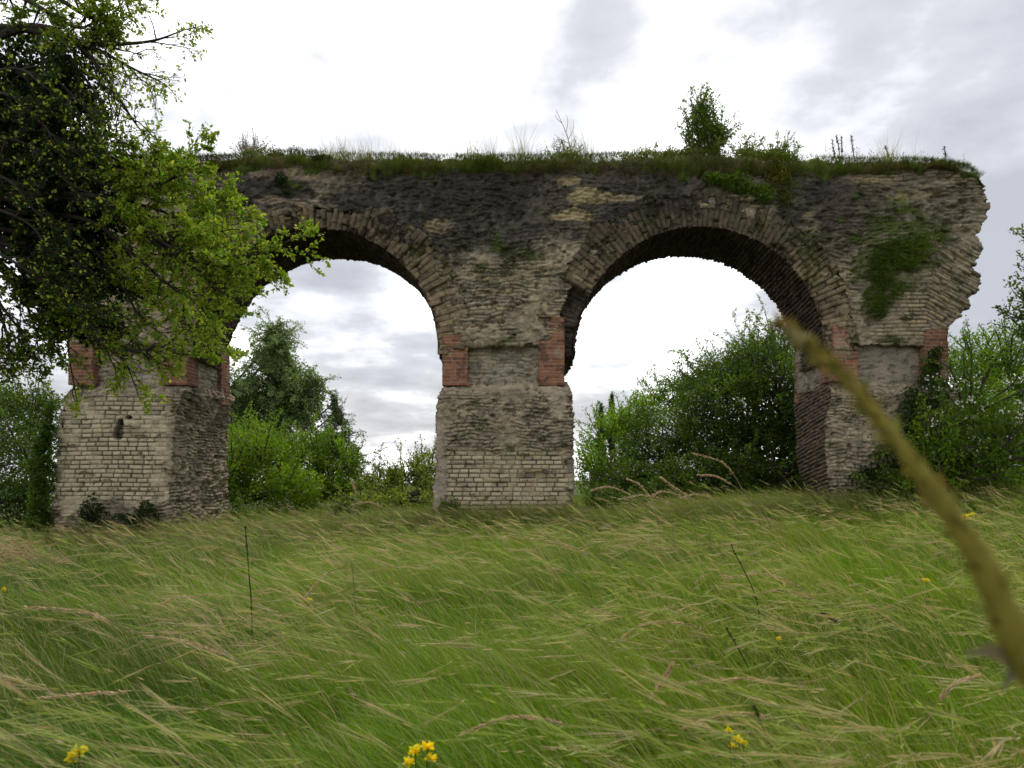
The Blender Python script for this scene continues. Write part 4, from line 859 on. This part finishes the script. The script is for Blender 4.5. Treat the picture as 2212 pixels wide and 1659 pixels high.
for lab, pts, d, hf in [
    ('tallest arching seed stalk, lit tan against the dark thicket in the right arch', [(1640, 1120), (1600, 1050), (1562, 1000), (1500, 980)], 8.5, .4),
    ('seed stalk arching below the tallest one before the dark thicket', [(1660, 1125), (1600, 1062), (1550, 1030), (1508, 1026)], 8.8, .4),
    ('reddish seed stalk leaning left, its tip nearest the middle pier', [(1450, 1130), (1415, 1090), (1385, 1050), (1355, 1035)], 7.5, .5),
    ('reddish-tipped seed stalk between the first two arching stalks', [(1530, 1130), (1495, 1080), (1450, 1048), (1428, 1032)], 7.6, .45),
    ('pale green seed stalk drooping far left at the foot of the middle pier', [(1420, 1120), (1370, 1075), (1320, 1052), (1280, 1058)], 7.2, .5),
    ('seed stalk with a fine drooping head low before the dark thicket', [(1560, 1135), (1500, 1085), (1440, 1062), (1412, 1068)], 7.4, .45),
    ('olive seed stalk bowing left just above the grass, second from the middle pier', [(1500, 1140), (1450, 1090), (1395, 1070), (1340, 1078)], 7.3, .5),
    ('low pale seed stalk right of the reddish-tipped one', [(1590, 1130), (1550, 1085), (1510, 1068), (1470, 1075)], 7.9, .5),
    ('slim upright seed stalk before the bushes in the left arch', [(775, 1110), (770, 1070), (758, 1035)], 10.5, .35),
    ('dry seed stalk curling left above the grass under the left arch', [(850, 1120), (820, 1095), (795, 1085), (760, 1090)], 9.5, .5),
    ('thick pink-brown seed head arching down left in the right half of the meadow', [(1520, 1370), (1450, 1345), (1390, 1350), (1318, 1392)], 3.6, .75),
    ('long brown seed head arching over the meadow below the third pier', [(1800, 1330), (1740, 1290), (1680, 1275), (1600, 1290)], 4.2, .6),
    ('brown seed head above the long arching one at the right', [(1760, 1300), (1700, 1255), (1640, 1240), (1560, 1250)], 4.6, .6),
    ('tan seed stalk leaning far left across the middle of the meadow', [(1350, 1235), (1280, 1200), (1200, 1172), (1095, 1158)], 5.5, .5),
    ('straw coloured stalk bowing over in the meadow before the left arch', [(760, 1222), (740, 1226), (705, 1240), (660, 1290)], 4.6, .3),
    ('pinkish seed head lying over at the left of the meadow', [(470, 1300), (420, 1290), (380, 1292), (340, 1310)], 4.3, .7),
    ('long tan seed stalk at lower left, bent nearly flat', [(330, 1505), (250, 1497), (180, 1500), (90, 1508)], 2.8, .6),
    ('curved tan stalk low at the left edge of the meadow', [(340, 1400), (240, 1345), (170, 1320), (60, 1312)], 3.4, .5),
    ('straw stalk in the left foreground bending over a gap of bright green', [(560, 1460), (470, 1410), (400, 1385), (320, 1375)], 3.2, .55),
    ('brown seed stalk arching low at the bottom right', [(1760, 1590), (1640, 1545), (1560, 1545), (1480, 1570)], 2.5, .6),
    ('pale seed stalk near the bottom centre, bent to the left', [(1300, 1600), (1200, 1560), (1100, 1550), (1000, 1585)], 2.4, .55),
    ('pink-brown seed head at the right, under the blurred stem', [(1720, 1500), (1640, 1470), (1560, 1468), (1470, 1480)], 2.9, .6),
    ('straw stalk rising steeply in the lower right foreground', [(1330, 1620), (1400, 1520), (1450, 1440)], 2.6, .3),
    ('fine pale stalk leaning at the bottom right corner', [(1990, 1600), (2010, 1540), (2060, 1480), (2110, 1460)], 2.6, .4)]:
    seed_stalk(lab, pts, d, hf, full=1.0 if d > 4 else 1.15)
for lab, pts, d in [('dark upright stem standing alone in the left of the meadow', [(543, 1310), (538, 1240), (530, 1140)], 4.2), ('dark green stem leaning left under the brown seed heads', [(1640, 1330), (1625, 1270), (1580, 1180)], 4.2), ('stout green stem in the right half of the meadow', [(1620, 1460), (1605, 1420), (1570, 1360)], 3.2), ('thick green stem at the bottom, right of centre', [(1690, 1659), (1660, 1600), (1630, 1530)], 2.4)]:
    Y = d - D0; path = [P(a, b, Y) for a, b in pts]; root = np.array([path[0][0] + .01, Y, float(gz(path[0][0], Y))]); path = spline([root] + path if path[0][2] > root[2] + .02 else path, 16)
    e = empty('plantain_stem', path[0], lab, 'plant stem', 'dark stems in the meadow'); b = MB(); b.add(*tube(path, np.linspace(.0038, .0022, 16) * (1 + .08 * d), 6), col=C(.035, .065, .014)); b.build('stem', M_STALK, e)
    hb = MB(); n = 60; ii = rng.integers(13, 16, n); leaves(hb, path[ii] + rng.normal(size=(n, 3)) * .003, rng.normal(size=(n, 3)) * .5 + np.array([0, 0, 1]), np.full(n, .012), lcol(n, C(.06, .06, .025), .3), 4, .4); hb.build('flower_head', M_STALK, e, False)
# yellow wild flowers
def flower(label, spots, d, size):
    d = .74 * F / (spots[0][1] - HY)
    for _ in range(6): d = (CZ - .30 - float(gz(P(*spots[0], d - D0)[0], d - D0))) * F / (spots[0][1] - HY)
    Y = d - D0; size = size * 1.15; c = P(*spots[0], Y); e = empty('yellow_flower', (c[0], Y, float(gz(c[0], Y))), label, 'flower', 'yellow wild flowers in the meadow')
    st = MB(); B = np.array(e.location)
    for s in spots:
        t = P(*s, Y); st.add(*tube(spline([B, (B + t) / 2 + rng.normal(size=3) * .01, t], 8), np.linspace(.003, .0016, 8), 5), col=C(.05, .09, .02))
        hb = MB(); n = 26; a = rng.random(n) * 6.283; el = rng.normal(size=n) * .35 + .35; dr = np.stack([np.cos(a) * np.cos(el), np.sin(a) * np.cos(el), np.sin(el)], -1)
        leaves(hb, t + dr * size * .08, dr, size * (.7 + .5 * rng.random(n)), lcol(n, C(.86, .70, .01), .15), 6, .42)
        n = 14; leaves(hb, t + rng.normal(size=(n, 3)) * size * .12, rng.normal(size=(n, 3)) + np.array([0, 0, 1]), np.full(n, size * .35), lcol(n, C(.82, .58, .01), .2), 4, .7)
        hb.build('flower_head', M_PETAL, e, False)
    n = 10; lb = MB(); leaves(lb, B + (P(*spots[0], Y) - B) * rng.random((n, 1)) * .8, rng.normal(size=(n, 3)) + np.array([0, 0, .3]), np.full(n, size * 1.6), lcol(n, C(.05, .09, .02), .2), 6, .3); lb.build('leaf', M_LEAF, e, False); st.build('stem', M_STALK, e)
flower('large yellow flower at the bottom left corner', [(163, 1632), (172, 1622), (158, 1640)], 2.1, .020)
flower('bright yellow flower cluster at the bottom edge, left of centre', [(897, 1622), (880, 1648), (930, 1640), (925, 1615)], 2.15, .018)
flower('dim yellow flower spray low at the right of centre', [(1590, 1595), (1575, 1580), (1605, 1605), (1583, 1612)], 2.3, .012)
flower('small yellow flower in the middle left of the meadow', [(662, 1300), (668, 1297)], 3.9, .020)
flower('yellow flower head beside the upper part of the blurred stem', [(2085, 1115), (2100, 1112), (2075, 1122), (2093, 1121)], 6.5, .040)
flower('single small yellow flower in the right meadow, left of the blurred stem', [(2001, 1254)], 4.2, .022)
flower('tiny yellow flower at the left edge of the meadow', [(8, 1274)], 4.4, .018)
flower('tiny yellow flower among pale stalks in the right half', [(1682, 1380)], 3.4, .012)
# dry litter
def stick():
    pts = [P(1775, 1325, 3.7 - D0), P(1788, 1330, 3.7 - D0), P(1806, 1342, 3.65 - D0)]
    pts = [np.array([p[0], p[1], p[2]]) for p in pts]
    e = MB(); e.add(*tube(spline(pts, 8), np.array([.010, .012, .011, .012, .010, .010, .009, .008]), 7), col=C(.07, .05, .035)); e.add(*tube(spline([pts[1], pts[1] + np.array([-.03, 0, .02])], 4), [.006, .005, .004, .002], 5), col=C(.07, .05, .035))
    o = e.build('dead_stick', M_BARK, None); tag(o, 'short dark dead stick lying on the meadow grass at the right', 'stick')
stick()
hp = MB(); n = 2600; c = P(10, 1205, 9.5 - D0); q = rng.normal(size=(n, 3)) * np.array([.30, .25, .07]); pos = np.array([c[0], c[1], 0]) + q; pos[:, 2] = gz(pos[:, 0], pos[:, 1]) + .10 + np.abs(q[:, 2]) * 2.2 * np.exp(-(q[:, 0] / .35) ** 2)
leaves(hp, pos, rng.normal(size=(n, 3)) * np.array([1, .7, .35]), .10 + .1 * rng.random(n), lcol(n, C(.36, .28, .15), .3), 4, .06)
tag(hp.build('dry_grass_heap', M_STALK, None, False), 'heap of straw-coloured cut grass at the left edge', 'grass heap')
# the blurred stem right in front of the camera
def near_stem():
    d = .46; Y = d - D0
    up = [(2300, 1560), (2215, 1430), (2125, 1225), (2020, 1065), (1915, 925), (1840, 835), (1770, 768), (1710, 720), (1672, 696)]
    path = [P(a, b, Y + .0) for a, b in up]; x0 = path[0][0] + .12; root = np.array([x0, Y + .05, float(gz(x0, Y))]); mid = np.array([x0 - .01, Y + .04, root[2] + .5])
    path = spline([root, mid, np.array([path[0][0] + .035, Y + .01, path[0][2] - .16])] + path, 70); e = empty('tall_grass_stem', root, 'tall blurred grass stem crossing the right of the view close by', 'grass stalk')
    b = MB(); n = 70; rr = np.interp(np.linspace(0, 1, n), [0, .40, .5, .62, .75, .88, .955, 1], [.0080, .0088, .0068, .0044, .0032, .0021, .0006, .0002])
    kk = np.arange(n); rr = rr * (1 + .07 * np.sin(kk * 1.9) + .06 * np.sin(kk * .83 + 1) + .05 * rng.normal(size=n)); rr[[28, 46, 63]] *= 1.22
    t = np.linspace(0, 1, n)[:, None]; col = C(.165, .155, .018) * (1 - t) + C(.33, .28, .06) * t; V, Fq = tube(path, rr, 12); b.add(V, Fq, np.repeat(col, 12, 0)); b.build('stem', M_STALK, e)
    fz = MB(); m_ = 420; ii = rng.integers(8, n - 3, m_); tg2 = unit(np.gradient(path, axis=0)); rd = unit(rng.normal(size=(m_, 3)))
    leaves(fz, path[ii] + rd * rr[ii][:, None] * .8, tg2[ii] + rd * .5, .006 + .010 * rng.random(m_), lcol(m_, C(.19, .16, .035), .4), 4, .3); fz.build('spikelets', M_STALK, e, False)
    sh = MB(); i = int(.93 * 69); sh.add(*tube(spline([path[i - 4], path[i], path[i] + (path[i + 2] - path[i]) * 1.3 + np.array([0, -.004, .001])], 10), np.linspace(.0056, .001, 10), 10), col=C(.28, .25, .10)); sh.build('leaf_sheath', M_STALK, e)
    lf = MB(); p0 = P(2222, 1400 + 60, Y)
    for q, (tx, ty) in enumerate([(2090, 1415), (2170, 1490)]):
        pt = spline([p0, (p0 + P(tx, ty, Y)) / 2 + np.array([0, 0, .008]), P(tx, ty, Y)], 12); wd = np.array([0, 0, 1.])
        ww = np.interp(np.linspace(0, 1, 12), [0, .4, 1], [.006, .009, .0005])[:, None]; V = np.concatenate([pt - wd * ww * .7, pt + wd * ww * .7 + np.array([0, .003, 0])]); j = np.arange(11)[:, None]
        lf.add(V, np.concatenate([j, j + 1, j + 13, j + 12], 1), C(.15, .12, .07))
    lf.build('leaf', M_GRASS, e)
near_stem()

# ------------------------------------------------------------------ light, sky, camera
w = bpy.data.worlds.new('World'); sc.world = w; w.use_nodes = True; nt = w.node_tree; N, L = nt.nodes, nt.links; N.clear()
out = N.new('ShaderNodeOutputWorld'); bg = N.new('ShaderNodeBackground'); bg.inputs['Strength'].default_value = .1
SUN_EL, SUN_AZ = math.radians(58), math.radians(12)          # azimuth from +Y towards +X
sky = N.new('ShaderNodeTexSky'); sky.sky_type = 'NISHITA'; sky.sun_disc = False; sky.sun_elevation = SUN_EL; sky.sun_rotation = SUN_AZ; sky.air_density = 1; sky.dust_density = 2
tc = N.new('ShaderNodeTexCoord'); sep = N.new('ShaderNodeSeparateXYZ'); L.new(tc.outputs['Generated'], sep.inputs[0])
def math_(op, a, b=None):
    m = N.new('ShaderNodeMath'); m.operation = op
    for i, v in enumerate((a, b)):
        if v is None: continue
        if isinstance(v, (int, float)): m.inputs[i].default_value = v
        else: L.new(v, m.inputs[i])
    return m.outputs[0]
zz = math_('ADD', math_('MAXIMUM', sep.outputs['Z'], 0.0), .22)
cb = N.new('ShaderNodeCombineXYZ'); L.new(math_('DIVIDE', sep.outputs['X'], zz), cb.inputs['X']); L.new(math_('DIVIDE', sep.outputs['Y'], zz), cb.inputs['Y'])
n1 = N.new('ShaderNodeTexNoise'); n1.inputs['Scale'].default_value = 1.15; n1.inputs['Detail'].default_value = 7; n1.inputs['Roughness'].default_value = .52; n1.inputs['Distortion'].default_value = .25
mp = N.new('ShaderNodeMapping'); mp.inputs['Location'].default_value = (3.1, 1.7, .4); L.new(cb.outputs[0], mp.inputs['Vector']); L.new(mp.outputs[0], n1.inputs['Vector'])
# broad darker cloud banks: (direction, sharpness, weight)
nb = N.new('ShaderNodeTexNoise'); nb.inputs['Scale'].default_value = 3.1; nb.inputs['Detail'].default_value = 8; nb.inputs['Roughness'].default_value = .55; L.new(mp.outputs[0], nb.inputs['Vector'])
acc = math_('ADD', n1.outputs['Fac'], math_('MULTIPLY', math_('SUBTRACT', nb.outputs['Fac'], .5), .62))
def bank(px, py, size, wgt):
    global acc
    d = unit(np.array([(px - VX) / F, 1, (HY - py) / F])); dp = N.new('ShaderNodeVectorMath'); dp.operation = 'DOT_PRODUCT'; dp.inputs[1].default_value = tuple(d)
    nrm = N.new('ShaderNodeVectorMath'); nrm.operation = 'NORMALIZE'; L.new(tc.outputs['Generated'], nrm.inputs[0]); L.new(nrm.outputs[0], dp.inputs[0])
    mr = N.new('ShaderNodeMapRange'); mr.interpolation_type = 'SMOOTHSTEP'; mr.inputs['From Min'].default_value = math.cos(size / F); mr.inputs['From Max'].default_value = 1; mr.inputs['To Max'].default_value = wgt; L.new(dp.outputs['Value'], mr.inputs['Value'])
    acc = math_('ADD', acc, mr.outputs['Result'])
for b in [(2230, 380, 620, -.10), (1480, 0, 420, -.05), (1310, 110, 190, .07), (2050, 60, 260, -.06), (620, 290, 300, -.08), (330, 260, 220, -.06), (1250, 120, 170, -.06), (880, 880, 200, -.09), (700, 640, 150, -.06), (1300, 850, 160, -.10), (1750, 620, 140, -.06), (1650, 280, 420, .16), (700, 60, 420, .08), (700, 290, 120, -.07), (900, 720, 120, .10), (1450, 650, 150, .12), (60, 820, 150, -.06)]: bank(*b)
rp = N.new('ShaderNodeValToRGB'); e = rp.color_ramp.elements; e[0].position = .30; e[0].color = (.262, .268, .29, 1); e[1].position = .62; e[1].color = (1, 1, 1, 1); k = e.new(.43); k.color = (.352, .357, .375, 1); k = e.new(.52); k.color = (.52, .525, .54, 1)
L.new(acc, rp.inputs['Fac'])
mc = N.new('ShaderNodeMix'); mc.data_type = 'RGBA'; mc.blend_type = 'MULTIPLY'; mc.inputs['Factor'].default_value = 1; mc.inputs['B'].default_value = (10.5, 10.5, 10.6, 1); L.new(rp.outputs['Color'], mc.inputs['A'])
mm = N.new('ShaderNodeMix'); mm.data_type = 'RGBA'; mm.inputs['Factor'].default_value = .92; L.new(sky.outputs['Color'], mm.inputs['A']); L.new(mc.outputs['Result'], mm.inputs['B'])
L.new(mm.outputs['Result'], bg.inputs['Color']); L.new(bg.outputs[0], out.inputs[0])
sd = bpy.data.lights.new('sun', 'SUN'); sd.energy = 1.5; sd.angle = math.radians(14); sd.color = (1, .96, .89); so_ = bpy.data.objects.new('sun', sd); COL.objects.link(so_)
from mathutils import Vector
sdir = Vector((math.sin(SUN_AZ) * math.cos(SUN_EL), math.cos(SUN_AZ) * math.cos(SUN_EL), math.sin(SUN_EL))); so_.rotation_euler = sdir.to_track_quat('Z', 'Y').to_euler(); so_.location = (0, 0, 30)
cd = bpy.data.cameras.new('camera'); cam = bpy.data.objects.new('camera', cd); COL.objects.link(cam); sc.camera = cam
cam.location = (0, -D0, CZ); cam.rotation_euler = (math.radians(90), 0, 0); cd.sensor_width = 36; cd.lens = 36 * F / 2212; cd.shift_y = (HY - 829.5) / 2212; cd.clip_start = .05; cd.clip_end = 2000
cd.dof.use_dof = True; cd.dof.focus_distance = 6.5; cd.dof.aperture_fstop = cd.lens / 6.5
sc.view_settings.view_transform = 'Standard'; sc.view_settings.look = 'None'; sc.view_settings.exposure = 1.0; sc.view_settings.gamma = 1
sc.cycles.max_bounces = 6; sc.cycles.transparent_max_bounces = 4; sc.cycles.diffuse_bounces = 3; sc.cycles.glossy_bounces = 2; sc.cycles.transmission_bounces = 4
